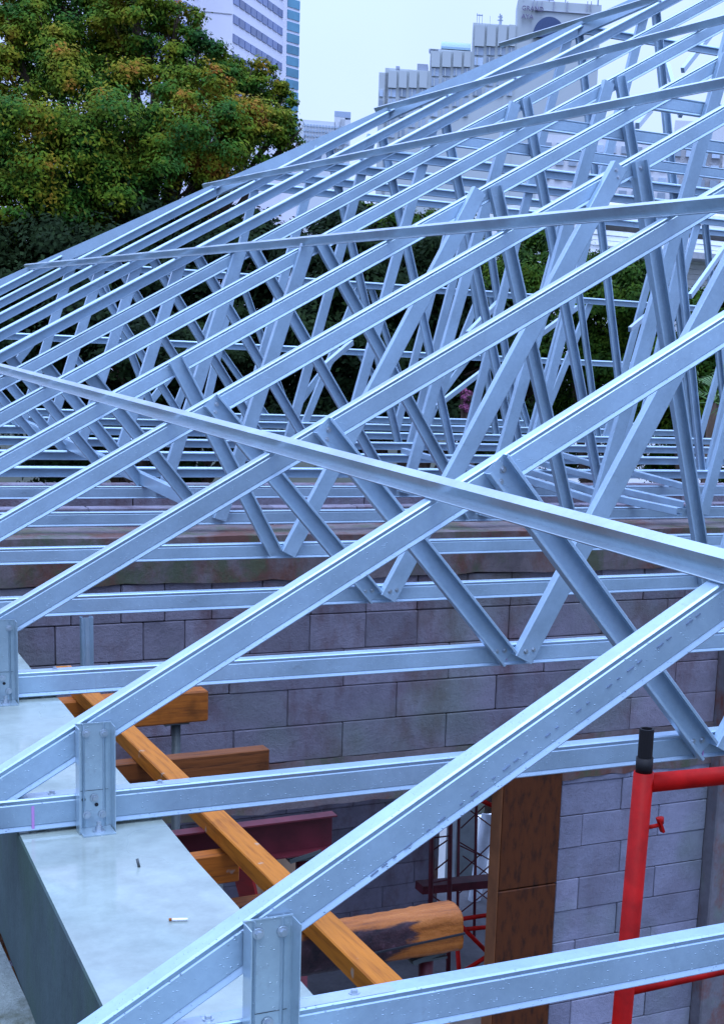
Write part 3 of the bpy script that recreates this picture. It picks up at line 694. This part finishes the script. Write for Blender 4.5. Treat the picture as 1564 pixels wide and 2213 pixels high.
# ---------------------------------------------------------------- front red scaffold frame
n_ = 1.45; A = onY(1392, 1668, n_-1); Bp = onY(1346, 2150, n_-1)
A[0] = 0.640; Bx = 0.628; yy = n_-1
fr = empty('scaffold_frame', (0, 0, 0), 'bright red scaffold frame with a black coupling pin in the lower right', 'scaffold frame')
r = 0.0190
ztop = onY(1392, 1668, yy)[2]; zpin = onY(1392, 1575, yy)[2]
xa = onY(1388, 1700, yy)[0]; xb = onY(1347, 2150, yy)[0]
mb = MB(); mb.frustum((xa, yy, ztop), (xb+(xb-xa)*2.5, yy, onY(1347, 2150, yy)[2]-1.2), r, r, 20); mb.build('upright', RED, fr, smooth=False)
mb = MB(); mb.frustum((xa, yy, ztop-0.003), (xa, yy, ztop+0.028), r*0.84, r*0.84, 20); 
n2 = 20
vs = []; fs = []
for zz, rr in ((ztop+0.028, r*0.72), (zpin, r*0.72), (zpin, r*0.55), (ztop+0.03, r*0.55)):
    for i in range(n2): vs.append((xa+rr*math.cos(2*math.pi*i/n2), yy+rr*math.sin(2*math.pi*i/n2), zz))
for k in range(3):
    for i in range(n2): fs.append((k*n2+i, k*n2+(i+1) % n2, (k+1)*n2+(i+1) % n2, (k+1)*n2+i))
mb.add(vs, fs); mb.build('coupling_pin', BLACKPIPE, fr)
P0 = onY(1400, 1692, yy); P1 = onY(1564, 1676, yy); P1 = P0 + (P1-P0)*4
mb = MB(); mb.frustum(P0, P1, r*0.95, r*0.85, 18); mb.build('top_rail', RED, fr)
P0 = onY(1372, 2140, yy); P1 = onY(1564, 2098, yy); P1 = P0 + (P1-P0)*3
mb = MB(); mb.frustum(P0 - (P1-P0)*0.03, P1, r*0.42, r*0.42, 14); mb.build('lower_rail', RED, fr)
c0 = onY(1400, 1788, yy); c1 = onY(1424, 1783, yy)
mb = MB(); mb.frustum(c0, c1, mm(5), mm(5), 8); mb.obox(c1+np.array([-.004, 0, .014]), c1+np.array([.008, 0, -.014]), mm(6), mm(14), (0, 1, 0)); mb.frustum(c1+np.array([0, 0, .014]), c1+np.array([0.003, 0, 0.002]), mm(9), mm(7), 8); mb.build('locking_hook', RED, fr)

# ---------------------------------------------------------------- scaffolds in the room behind
def lattice(name, Y, pts_v, pts_d, rv, rd, mat, label):
    t = empty(name, (0, Y, 0), label, 'scaffold frame', 'maroon scaffold frames in the opening')
    for (a, b) in pts_v:
        A = onY(a[0], a[1], Y); B = onY(b[0], b[1], Y); mb = MB(); mb.frustum(A-np.array([0, Y, 0]), B-np.array([0, Y, 0]), rv, rv, 10); mb.build('standard', mat, t)
    for (a, b) in pts_d:
        A = onY(a[0], a[1], Y+0.03); B = onY(b[0], b[1], Y-0.02); mb = MB(); mb.frustum(A-np.array([0, Y, 0]), B-np.array([0, Y, 0]), rd, rd, 8); mb.build('brace', mat, t)
    return t
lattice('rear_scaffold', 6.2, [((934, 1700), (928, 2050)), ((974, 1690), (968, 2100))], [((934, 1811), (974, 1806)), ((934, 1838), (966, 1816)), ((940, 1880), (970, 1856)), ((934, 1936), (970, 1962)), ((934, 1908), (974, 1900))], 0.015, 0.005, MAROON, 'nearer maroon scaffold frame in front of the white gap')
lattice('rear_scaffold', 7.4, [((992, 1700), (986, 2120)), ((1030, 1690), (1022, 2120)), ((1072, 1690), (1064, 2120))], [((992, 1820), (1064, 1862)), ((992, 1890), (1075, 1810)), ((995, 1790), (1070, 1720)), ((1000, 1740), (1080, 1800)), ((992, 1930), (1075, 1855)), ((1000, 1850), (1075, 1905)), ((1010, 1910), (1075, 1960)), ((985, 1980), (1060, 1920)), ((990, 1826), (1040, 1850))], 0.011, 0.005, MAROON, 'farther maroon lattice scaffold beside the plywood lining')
lattice('rear_scaffold', 5.3, [((985, 1988), (1090, 1972)), ((988, 2010), (1090, 2000)), ((990, 1995), (1072, 2078)), ((1040, 1730), (1085, 1752)), ((988, 2050), (996, 2160)), ((985, 2110), (1062, 2060))], [], 0.013, 0.01, RED, 'bright red tubes and diagonal stay low in the opening')
mb = MB(); a = onY(905, 1918, 6.6); b = onY(1080, 1902, 6.6); mb.obox(a, b, 0.12, 0.055); tag(mb.build('walkway_plank', MAROON), 'dark plank laid on the scaffold across the opening', 'scaffold plank')
mb = MB(); a = onY(1012, 1700, 9.5); b = onY(1012, 2100, 9.5); mb.box((a[0]-0.10, 9.5, -6.9), (a[0]+0.10, 9.7, a[2]+0.6)); tag(mb.build('grey_column', CONC_COL), 'grey concrete column standing behind the lattice scaffold', 'column')
mb = MB(); mb.frustum(onY(1055, 1760, 8.2), onY(1000, 2090, 8.0), 0.055, 0.045, 14); tag(mb.build('pale_pipe', simple('pale_pipe_grey', (0.5, 0.56, 0.62), 0.5)), 'pale grey pipe leaning behind the lattice scaffold', 'pipe')
mb = MB(); a = onY(900, 1760, 11.6); b = onY(1075, 1960, 11.6); mb.box((a[0]-0.3, 11.6, -6.9), (b[0], 11.7, onY(980, 1775, 11.6)[2])); mb2 = mb  # white panel standing in for the bright patch of outside light
tag(mb.build('white_backdrop', WHITE), 'white hoarding outside, added for the bright light glimpsed through the opening behind the scaffold', 'backdrop')
mb = MB(); a = onZ(985, 2075, -2.6); mb.box((a[0]-0.2, a[1]-0.1, -3.49), (a[0]+0.9, a[1]+0.7, -3.30), 0, 0.01); mb.box((a[0], a[1], -3.3), (a[0]+0.6, a[1]+0.5, -3.1), 0, 0.01)
tag(mb.build('board_stack', simple('pale_boards', (0.4, 0.33, 0.27), 0.8)), 'stack of pale boards low in the opening beside the plywood', 'board stack')

# =================================================================== BACKGROUND BUILDINGS, pale colours standing in for distance haze
TW_WALL = simple('tower_cladding', (0.72, 0.72, 0.80), 0.6, var=0.05, scale=0.05)
TW_GLASS = simple('tower_glass', (0.12, 0.16, 0.30), 0.25, var=0.2, scale=0.2, rand=0.25)
TW_TEAL = simple('tower_teal_glass', (0.10, 0.26, 0.36), 0.2, var=0.2, scale=0.2, rand=0.15)
CREAM = simple('cream_panel', (0.42, 0.47, 0.49), 0.7, var=0.05, scale=0.05)
CREAM_D = simple('cladding_seam_grey', (0.30, 0.31, 0.33), 0.8, var=0.05)  # grey tone of the seams between cladding sheets
PALEGL = simple('pale_window', (0.34, 0.42, 0.52), 0.3, var=0.15, rand=0.35)
YREF = 120
def az_dir(px):
    d = ray(px, YREF); d[2] = 0; return d/np.linalg.norm(d)
def hit(p, d, px):
    """plan intersection of the line p + s d with the sight line at image column px"""
    r_ = az_dir(px); A = np.array([[d[0], -r_[0]], [d[1], -r_[1]]]); b_ = np.array([CAM[0]-p[0], CAM[1]-p[1]])
    s_, _ = np.linalg.solve(A, b_); return np.array([p[0]+s_*d[0], p[1]+s_*d[1], 0])
def zat(pt, px, py):
    d = ray(px, py); t_ = np.linalg.norm(pt[:2]-CAM[:2])/np.linalg.norm(d[:2]); return CAM[2]+t_*d[2]
def wallquad(mb, a, b, z0, z1, th, mi=0):
    """vertical slab from plan point a to b"""
    d = (b-a)/np.linalg.norm(b-a); nrm = np.array([d[1], -d[0], 0])
    if nrm@(CAM-a) < 0: nrm = -nrm
    vs = []
    for z in (z0, z1):
        for p_, k in ((a, 0), (b, 0), (b, -th), (a, -th)): vs.append((p_[0]+nrm[0]*k, p_[1]+nrm[1]*k, z))
    mb.add(vs, [(0, 1, 2, 3), (7, 6, 5, 4), (0, 4, 5, 1), (1, 5, 6, 2), (2, 6, 7, 3), (3, 7, 4, 0)], mi)
    return nrm
# left tower
tw = empty('office_tower', (0, 0, 0), 'white office tower with slanting dark window bands behind the tree', 'tower')
c0 = CAM + az_dir(502)*222; c0[2] = 0
dB = np.array([ray(1603, 746)[0], ray(1603, 746)[1], 0]); dB /= np.linalg.norm(dB)
dA = -np.array([ray(-9000, 200)[0], ray(-9000, 200)[1], 0]); dA = np.array([az_dir(502)[1], -az_dir(502)[0], 0])
cB = hit(c0, dB, 611); cS = hit(cB, dA, 618)
dC = np.array([ray(3222, 838)[0], ray(3222, 838)[1], 0]); dC /= np.linalg.norm(dC)
cC = hit(cS, dC, 646)
aL = hit(c0, dA, 431); aLL = hit(aL, dB, 395) if False else aL - dB*14
aW = aL - dB*0.0
ztopT = 75.0
mb = MB()
wallquad(mb, c0, cB, -7, ztopT, 2); wallquad(mb, aL, c0, -7, ztopT, 2.02); wallquad(mb, cB, cS, -7, ztopT, 1.5); wallquad(mb, cS, cC, -7, ztopT, 2)
aL2 = aL - dB*26
wallquad(mb, aL2, aL, -7, ztopT, 2)
mb.build('wall', TW_WALL, tw)
def pane(parent, a, b, z0, z1, mat, proud=0.12, name='window'):
    mb = MB(); d = (b-a)/np.linalg.norm(b-a); nrm = np.array([d[1], -d[0], 0])
    if nrm@(CAM-a) < 0: nrm = -nrm
    wallquad(mb, a+nrm*proud, b+nrm*proud, z0, z1, proud*2); mb.build(name, mat, parent)
LB = cB-c0
z_ref = zat(c0, 502, 30); pitch = abs(zat(c0, 502, 72)-z_ref); bandh = pitch*0.44
for k in range(-4, 6):
    z0 = z_ref - k*pitch - bandh
    if z0+bandh < zat(c0, 502, 330) or z0 > zat(c0, 502, -90): continue
    for j in range(9): pane(tw, c0+LB*(0.005+j/9*0.985), c0+LB*(0.005+(j+0.86)/9*0.985), z0, z0+bandh, TW_GLASS)
    for j in range(4): pane(tw, aL2+(aL-aL2)*(j/4+0.02), aL2+(aL-aL2)*((j+0.9)/4), z0, z0+bandh, TW_GLASS)
LC = cC-cS; zr = zat(cS, 618, 16); p2 = abs(zat(cS, 618, 16+25.2)-zr)
for k in range(-1, 11):
    z0 = zr - (k+1)*p2 + p2*0.12
    pane(tw, cS+LC*0.04, cS+LC*0.97, z0, z0+p2*0.74, TW_TEAL)
mb = MB(); 
for k in range(-3, 8):
    wallquad(mb, aL+(c0-aL)*0.02+np.array([0, 0, 0]), c0-(c0-aL)*0.02, z_ref-k*pitch*2.6-0.12, z_ref-k*pitch*2.6, -0.06)
mb.build('cladding_joint', CREAM_D, tw)

# stepped building on the right of the tower
sb = empty('stepped_building', (0, 0, 0), 'cream stepped high building with ribbed panels behind the roof', 'building')
D2 = 380.0
b0 = CAM + az_dir(820)*D2; b0[2] = 0; dF = np.array([az_dir(1000)[1], -az_dir(1000)[0], 0])
def bx(px): return hit(b0, dF, px)
def bz(px, py): return zat(bx(px), px, py)
mb = MB()
for (x0, x1, yt) in ((820, 840, 157), (833, 929, 150), (929, 1019, 108), (1019, 1114, 52), (1113, 1293, 4)):
    wallquad(mb, bx(x0), bx(x1), -7, bz((x0+x1)/2, yt), 12)
mb.build('wall', CREAM, sb)
def ribpanels(xs, ytop, ypan, ywin):
    for a, b in zip(xs[:-1], xs[1:]):
        nrm_p = 0.8
        pane(sb, bx(a+2.5), bx(b-2.5), bz(a, ypan), bz(a, ytop), CREAM, nrm_p, 'wall_panel')
        for k in range(5):
            y0 = ypan+2+k*22; pane(sb, bx(a+4), bx(b-3.5), bz(a, y0+17), bz(a, y0), PALEGL, 0.3)
            pane(sb, bx(a+8.5), bx(a+11), bz(a, y0+17), bz(a, y0), CREAM, 0.6, 'mullion')
ribpanels([838, 861, 883, 905, 927], 153, 190, 0)
ribpanels([930, 953, 977, 1000, 1019], 111, 145, 0)
ribpanels([1021, 1047, 1071, 1094, 1113], 54, 100, 0)
for k in range(3): pane(sb, bx(822), bx(830), bz(825, 195+k*22+14), bz(825, 195+k*22), PALEGL, 0.4)
# rooftop glass vault
A = bx(952); B = bx(1016); zb = bz(985, 107); mbv = MB(); n = 12; vs = []; fs = []
dd = np.array([0, 0, 0]); back = az_dir(985)*8
for i in range(n+1):
    t_ = math.pi*i/n; off = back*(0.5-0.5*math.cos(t_)); hh = (bz(985, 86)-zb)*math.sin(t_)
    vs += [A+off+np.array([0, 0, zb+hh]), B+off+np.array([0, 0, zb+hh])]
for i in range(n): fs.append((2*i, 2*i+1, 2*i+3, 2*i+2))
fs += [tuple(2*i for i in range(n+1)), tuple(2*i+1 for i in reversed(range(n+1)))]
mbv.add(vs, fs); mbv.build('glass_vault', simple('vault_glass', (0.22, 0.34, 0.42), 0.25), sb)
# parapet boxes, antennas
mb = MB()
wallquad(mb, bx(856), bx(864), bz(860, 152), bz(860, 143), 3); wallquad(mb, bx(902), bx(925), bz(910, 152), bz(910, 138), 5); wallquad(mb, bx(926), bx(946), bz(936, 110), bz(936, 106), 4)
mb.build('roof_box', simple('roof_grey', (0.3, 0.34, 0.42), 0.7), sb)
mb = MB()
for x0, y0, y1, w in ((1027, 52, 28, 1.2), (1032, 52, 30, 1.2), (1038, 54, 30, 1), (1076, 52, 29, 2.4), (1079, 52, 32, 3), (1055, 52, 34, .7), (1125, 4, -14, 2), (1148, 3, -12, 2), (1180, 3, -12, 2), (1215, 3, -14, 2), (1285, 10, -15, 3)):
    wallquad(mb, bx(x0-w/2), bx(x0+w/2), bz(x0, y0+2), bz(x0, y1), 0.6)
for x0, x1, y in ((1026, 1039, 31), (1072, 1082, 35), (1071, 1083, 42), (1120, 1190, -6)): wallquad(mb, bx(x0), bx(x1), bz(x0, y+1.5), bz(x0, y), 0.6)
mb.build('antenna', simple('antenna_grey', (0.3, 0.36, 0.46), 0.6), sb)
# big arched window and ribs on the tallest block
mb = MB(); vs = []; cx_, cy_, rx_, ry_ = 1184, 84, 36, 46
for i in range(25):
    t_ = math.pi*i/24; vs.append(bx(cx_+rx_*math.cos(t_)) - az_dir(1184)*1.2 + np.array([0, 0, bz(cx_, cy_-ry_*math.sin(t_))]))
N_ = len(vs); vs += [v + az_dir(1184)*1.0 for v in vs]
mb.add(vs, [tuple(range(N_)), tuple(range(2*N_-1, N_-1, -1))] + [(i, i+1, N_+i+1, N_+i) for i in range(N_-1)]); mb.build('arched_window', simple('arch_glass', (0.05, 0.08, 0.17), 0.4), sb)
mb = MB()
for x0 in (1145, 1154, 1164, 1190, 1219, 1262, 1270): wallquad(mb, bx(x0)-az_dir(x0)*0.5, bx(x0+1.5)-az_dir(x0)*0.5, bz(x0, 24), bz(x0, 3), 0.6)
wallquad(mb, bx(1150)-az_dir(1150)*0.4, bx(1290)-az_dir(1290)*0.4, bz(1200, 26), bz(1200, 25), 0.6)
mb.build('facade_rib', simple('rib_grey', (0.34, 0.36, 0.44), 0.7), sb)
SIGN = simple('sign_letters', (0.16, 0.14, 0.24), 0.6)
def sign(txt, px, py, hpx, parent):
    cu = bpy.data.curves.new('sign_text', 'FONT'); cu.body = txt; cu.extrude = 0.15
    o0 = bpy.data.objects.new('sign_text', cu); COL.objects.link(o0)
    dg = bpy.context.evaluated_depsgraph_get(); me = bpy.data.meshes.new_from_object(o0.evaluated_get(dg)); bpy.data.objects.remove(o0)
    me.materials.clear(); me.materials.append(SIGN)
    h = abs(bz(px, py)-bz(px, py-hpx))/0.70
    o = link_mesh('sign_lettering', me, parent); p_ = bx(px)-az_dir(px)*0.8; o.location = Vector((p_[0], p_[1], bz(px, py)))*S
    xd = Vector(dF); zd = Vector((0, 0, 1)); yd = zd; nn = xd.cross(yd)
    o.matrix_world = Matrix.Translation(o.location) @ Matrix((tuple((xd[0], yd[0], nn[0], 0)), (xd[1], yd[1], nn[1], 0), (xd[2], yd[2], nn[2], 0), (0, 0, 0, 1))) @ Matrix.Scale(h*S, 4)
    return o
sign('GRAND', 1122, 23, 10, sb); sign('AYA', 1122, 41, 10, sb)

# small white far block
YREF = 280
fb = empty('white_apartment_block', (0, 0, 0), 'small white apartment block low in the gap between tree and roof', 'building')
b0 = CAM + az_dir(655)*600; b0[2] = 0; dF = np.array([az_dir(700)[1], -az_dir(700)[0], 0])
mb = MB(); wallquad(mb, bx(640), bx(735), -7, bz(700, 262), 20); wallquad(mb, bx(722), bx(745), -7, bz(700, 250), 15); wallquad(mb, bx(735), bx(757), -7, bz(740, 258), 18); mb.build('wall', simple('far_white', (0.56, 0.60, 0.64), 0.7, var=0.03), fb)
mb = MB(); wallquad(mb, bx(722), bx(757), bz(740, 254), bz(740, 241), 6); mb.build('roof_frame', simple('far_grey', (0.32, 0.40, 0.52), 0.7), fb)
mb = MB()
for k in range(5):
    for j in range(15):
        x0 = 657+j*6.6; wallquad(mb, bx(x0)-az_dir(x0), bx(x0+3.2)-az_dir(x0+3), bz(700, 276+k*11), bz(700, 271+k*11), 1)
tag(mb.build('windows', simple('far_win', (0.36, 0.46, 0.58), 0.5), fb), kind='stuff')

YREF = 350
# pale distant blocks seen through the trusses on the right
b0 = CAM + az_dir(1300)*160; b0[2] = 0; dF = np.array([az_dir(1400)[1], -az_dir(1400)[0], 0])
pb = empty('pale_office_block', (0, 0, 0), 'pale office block showing in strips between the collar ties at the right', 'building')
mb = MB(); wallquad(mb, bx(1160), bx(1560), -7, bz(1380, 300), 20); wallquad(mb, bx(1452), bx(1640), -7, bz(1500, 262), 18); mb.build('wall', simple('pale_lilac', (0.60, 0.62, 0.66), 0.7, var=0.05), pb)
for k in range(8):
    for j in range(16):
        x0 = 1172+j*28; y0 = 318+k*32
        if x0 > 1620: continue
        pane(pb, bx(x0), bx(x0+17), bz(1380, y0+16), bz(1380, y0), PALEGL, 0.2)
# white boarded house at the right edge
YREF = 550
b0 = CAM + az_dir(1400)*34; b0[2] = 0
dF = np.array([1.0, 0.0, 0])
hs = empty('white_house', (0, 0, 0), 'white boarded house front behind the trees at the right edge', 'house')
mb = MB(); wallquad(mb, bx(1250), bx(1900), -7, bz(1500, 455), 6); mb.build('wall', WHITE, hs)
for k in range(14):
    y0 = 462+k*11
    if 3 <= k <= 4 or k == 8: continue
    pane(hs, bx(1252), bx(1898), bz(1500, y0+9.6), bz(1500, y0), WHITE, 0.05+0.02*(k % 2), 'board')
pane(hs, bx(1252), bx(1898), bz(1500, 515), bz(1500, 506), simple('house_shade', (0.05, 0.05, 0.05), 0.8), 0.06, 'shade_strip')  # dark strip painted for the shade under the boards
mb = MB(); a = bx(1300); b = bx(1890); wallquad(mb, a-np.array([0, 1.2, 0]), b-np.array([0, 1.2, 0]), bz(1500, 566), bz(1500, 553), 1.2); mb.build('canopy', simple('canopy_grey', (0.34, 0.36, 0.40), 0.6), hs)

# =================================================================== TREES
def leaf_mat(name, stops, clump, rough=0.85):
    mt, t, b = nodes_mat(name)
    g_ = t.nodes.new('ShaderNodeNewGeometry'); c_ = cramp(t, g_.outputs['Random Per Island'], stops).outputs[0]
    n = worldnoise(t, clump[0], 3, 0.6); c2 = cramp(t, n.outputs[0], clump[1]).outputs[0]
    c_ = mixc(t, 0.72, c_, c2, 'MIX'); t.links.new(c_, b.inputs['Base Color'])
    b.inputs['Roughness'].default_value = rough
    b.inputs['Specular IOR Level'].default_value = 0.12
    return mt
LEAF_ORANGE = leaf_mat('tree_leaves_autumn', [(0.0, (0.012, 0.05, 0.010)), (0.5, (0.03, 0.09, 0.008)), (0.85, (0.07, 0.11, 0.006)), (1.0, (0.22, 0.07, 0.015))],
    (1.1, [(0.30, (0.010, 0.055, 0.016)), (0.44, (0.032, 0.10, 0.008)), (0.53, (0.11, 0.15, 0.006)), (0.60, (0.20, 0.17, 0.008)), (0.68, (0.30, 0.09, 0.015))]))
LEAF_SHADED = leaf_mat('tree_leaves_shaded', [(0.0, (0.004, 0.010, 0.004)), (0.7, (0.008, 0.022, 0.005)), (1.0, (0.02, 0.045, 0.008))], (0.8, [(0.3, (0.003, 0.008, 0.004)), (0.7, (0.012, 0.026, 0.005))]))  # near black leaf colours carry the shade inside the dense crowns
LEAF_GREEN = leaf_mat('tree_leaves_green', [(0.0, (0.008, 0.03, 0.004)), (0.5, (0.03, 0.085, 0.005)), (1.0, (0.09, 0.14, 0.006))], (1.3, [(0.34, (0.006, 0.022, 0.004)), (0.54, (0.022, 0.058, 0.004)), (0.70, (0.09, 0.12, 0.006))]))
PINK = leaf_mat('pink_blossom', [(0.0, (0.16, 0.03, 0.10)), (0.6, (0.03, 0.05, 0.02)), (1.0, (0.35, 0.09, 0.22))], (5.0, [(0.4, (0.02, 0.03, 0.015)), (0.6, (0.35, 0.09, 0.22))]))
TRUNK = simple('trunk_bark', (0.08, 0.055, 0.04), 0.9, scale=8, bumpd=0.02)
def crown_mesh(name, lobes, n_leaf, size, mat, seed, shell=0.55, puffs=26):
    rg = np.random.default_rng(seed); L = np.array(lobes, float)   # x,y,z,r
    sub = []
    for l in L:
        for q in range(puffs):
            dd = rg.normal(size=3); dd /= np.linalg.norm(dd); dd[2] = abs(dd[2])*0.8-0.25 if rg.random() < 0.6 else dd[2]
            rr = l[3]*(shell + (0.95-shell)*rg.random()**0.5)
            sub.append((*(l[:3]+dd*rr*np.array([1, 1, 0.9])), l[3]*rg.uniform(0.18, 0.44), *dd))
    U = np.array(sub); w = U[:, 3]**2; w /= w.sum(); pick = rg.choice(len(U), n_leaf, p=w)
    e3 = rg.normal(size=(n_leaf, 3)); e3 /= np.linalg.norm(e3, axis=1)[:, None]; e3[:, 2] = np.where(rg.random(n_leaf) < 0.5, np.abs(e3[:, 2]), e3[:, 2])
    off = e3*(U[pick, 3]*(0.35+0.72*rg.random(n_leaf)**0.8)*(1+0.22*rg.normal(size=n_leaf)))[:, None]*np.array([1.15, 1.15, 0.72])
    c = U[pick, :3] + off; d = U[:, 4:7]
    on = off/np.maximum(1e-6, np.linalg.norm(off, axis=1))[:, None]
    nrm = d[pick]*0.2 + on*1.0 + rg.normal(size=(n_leaf, 3))*0.35 + np.array([0, 0, 0.35]); nrm /= np.linalg.norm(nrm, axis=1)[:, None]
    a = np.cross(nrm, rg.normal(size=(n_leaf, 3))); a /= np.linalg.norm(a, axis=1)[:, None]; b = np.cross(nrm, a)
    s_ = size*(0.6+0.8*rg.random(n_leaf))[:, None]
    V = np.empty((n_leaf, 4, 3)); V[:, 0] = c - a*s_; V[:, 1] = c + b*s_*0.5; V[:, 2] = c + a*s_; V[:, 3] = c - b*s_*0.5
    V = (V.reshape(-1, 3)*S).astype(np.float32)
    me = bpy.data.meshes.new(name); me.vertices.add(len(V)); me.vertices.foreach_set('co', V.ravel())
    me.loops.add(n_leaf*4); me.loops.foreach_set('vertex_index', np.arange(n_leaf*4, dtype=np.int32))
    me.polygons.add(n_leaf); me.polygons.foreach_set('loop_start', np.arange(0, n_leaf*4, 4, dtype=np.int32))
    try: me.polygons.foreach_set('loop_total', np.full(n_leaf, 4, dtype=np.int32))
    except Exception: pass
    me.materials.append(mat); me.update(calc_edges=True); me.validate(); return me
def tree(name, spec, dist, n_leaf, size, mat, label, seed, group=None, cat='tree', rscale=1.0, spread=1.0, shell=0.55, zdrop=None):
    """spec: crown lobes as (px, py, radius in px, extra distance)"""
    lobes = []
    for (x, y, r_, dd) in spec:
        p_ = at(x, y, dist+dd); lobes.append((*p_, r_/F_PX*(dist+dd)*rscale))
    base = np.mean([l[:3] for l in lobes], axis=0); base[2] = -7.0
    t = empty(name, tuple(base), label, cat, group)
    lob2 = [(l[0]-base[0], l[1]-base[1], l[2]-base[2], l[3]) for l in lobes]
    link_mesh('crown', crown_mesh('crown', lob2, n_leaf, size, mat, seed, shell), t)
    mb = MB(); zc = np.mean([l[2] for l in lob2]); th = max(1.0, zc*0.62)
    mb.frustum((0, 0, 0), (0.05, 0, th), 0.30*dist/25, 0.2*dist/25, 10)
    for l in lob2:
        mid = np.array([l[0]*0.5, l[1]*0.5, th+(l[2]-th)*0.55]); mb.frustum((0.05, 0, th-0.1), mid, 0.12*dist/25, 0.07*dist/25, 7); mb.frustum(mid, l[:3], 0.07*dist/25, 0.02*dist/25, 6)
        for q in range(3):
            e_ = np.array(l[:3]) + np.array([rnd.uniform(-1, 1), rnd.uniform(-1, 1), rnd.uniform(-.4, .9)])*l[3]*0.8
            mb.frustum(mid*0.3+np.array(l[:3])*0.7, e_, 0.03*dist/25, 0.008*dist/25, 5)
    mb.build('trunk', TRUNK, t); return t
tree('flame_tree', [(20, 70, 85, 0), (110, 110, 85, 0), (190, 20, 80, 1), (150, -60, 90, 1), (290, 55, 85, 0), (300, -40, 70, 0), (385, 35, 55, 0), (350, 120, 70, 0), (20, 160, 90, 0), (225, 110, 80, 1), (60, -20, 80, 1), (150, 200, 95, -1), (250, 150, 60, 0), (330, 200, 95, -1), (430, 110, 45, 0), (440, 180, 65, -1), (500, 165, 48, 0), (560, 180, 48, 0), (510, 210, 60, 0), (605, 215, 36, 0),
    (80, 320, 150, -2), (260, 300, 140, -2), (420, 280, 120, -2), (540, 270, 85, -1.5), (600, 270, 52, -1), (-60, 260, 110, 0), (-80, 400, 150, -1), (60, 450, 130, -2), (240, 420, 120, -2), (380, 380, 110, -2), (500, 340, 80, -1), (620, 300, 38, -1), (30, 560, 120, -1), (200, 520, 120, 0)],
    25, 300000, 0.030, LEAF_ORANGE, 'large dark green tree with orange and yellow leaf clusters filling the upper left', 11)
tree('shaded_tree', [(-60, 640, 150, 0), (120, 620, 160, 0), (330, 600, 170, 1), (520, 590, 170, 0), (250, 760, 170, -1), (60, 780, 160, 0), (450, 760, 170, 0), (640, 720, 160, 0), (600, 560, 110, 1), (150, 900, 160, 0), (380, 900, 160, 0), (600, 880, 160, 0)],
    22, 170000, 0.045, LEAF_SHADED, 'dense tree with inner shade put into its near black leaves, standing behind the far trusses on the left', 12, shell=0.4)
tree('shaded_tree', [(760, 560, 130, 1), (880, 620, 150, 0), (780, 740, 160, 0), (900, 800, 150, 0), (1000, 760, 120, 0), (1000, 900, 140, 0), (800, 900, 150, 0)],
    20, 100000, 0.042, LEAF_SHADED, 'tree with inner shade put into its near black leaves, behind the middle trusses, beside the bright green ones', 13, shell=0.4)
tree('green_tree', [(880, 500, 60, 1), (960, 510, 70, 1), (780, 480, 50, 2), (1010, 620, 110, 0), (910, 580, 80, 0)], 24, 60000, 0.032, LEAF_GREEN, 'green tree top showing between the webs left of the third purlin crossing', 14)
tree('green_tree', [(1130, 520, 75, 1), (1150, 900, 130, 1), (1180, 620, 110, 0), (1090, 680, 110, 0), (1120, 800, 120, 0)], 23, 80000, 0.032, LEAF_GREEN, 'green tree in the middle behind the tall webs, above the pink flowers', 15)
tree('green_tree', [(1300, 590, 75, 0), (1280, 900, 140, 1), (1290, 690, 110, 0), (1390, 640, 90, -1), (1340, 800, 120, 0), (1230, 760, 90, 0)], 21, 90000, 0.030, LEAF_GREEN, 'bright yellow green tree right of the middle below the white house', 16)
tree('green_tree', [(1430, 580, 42, 0), (1440, 910, 130, 1), (1560, 930, 130, 1), (1500, 680, 85, 0), (1590, 660, 60, 0), (1480, 780, 110, 0), (1570, 840, 110, 0), (1600, 760, 100, 0)], 19, 90000, 0.028, LEAF_GREEN, 'bright green tree at the right edge in front of the white house', 17)
# pink flowering shrub
tree('flowering_shrub', [(1010, 858, 14, 0), (1030, 850, 8, 0), (1000, 845, 8, 0), (1008, 880, 12, 0)], 17, 2200, 0.018, PINK, 'pink flowering shrub glimpsed between the webs in the middle', 18, cat='shrub')
# fan palm at the right
pt = at(1545, 830, 16.5); pm_ = empty('fan_palm', (pt[0], pt[1], -7.0), 'green fan palm leaves behind the webs at the right edge', 'palm')
hz = pt[2]+7.0; mb = MB(); mb.frustum((0, 0, 0), (0, 0, hz-0.2), 0.1, 0.07, 9); mb.build('trunk', TRUNK, pm_)
FR = simple('palm_green', (0.04, 0.10, 0.012), 0.5)
for k in range(11):
    az = k*0.62+0.3; el = [0.9, 0.5, 0.2, -0.1][k % 4]; dirv = Vector((math.cos(az)*math.cos(el), math.sin(az)*math.cos(el), math.sin(el)))
    hub = Vector((0, 0, hz-0.2)) + dirv*0.35; mb = MB(); mb.frustum((0, 0, hz-0.2), hub, 0.012, 0.008, 5)
    sd = dirv.cross(Vector((0, 0, 1))).normalized(); upv = sd.cross(dirv)
    for q in range(15):
        a_ = (q-7)/7*1.25; d2 = (dirv*math.cos(a_)+sd*math.sin(a_)).normalized(); tip = hub+d2*(0.42-0.08*abs(q-7)/7)+Vector((0, 0, -0.07)); mid = hub+d2*0.22
        w_ = d2.cross(upv).normalized()*0.014
        mb.add([hub, mid+w_, tip, mid-w_], [(0, 1, 2, 3)])
    mb.build('frond', FR, pm_)
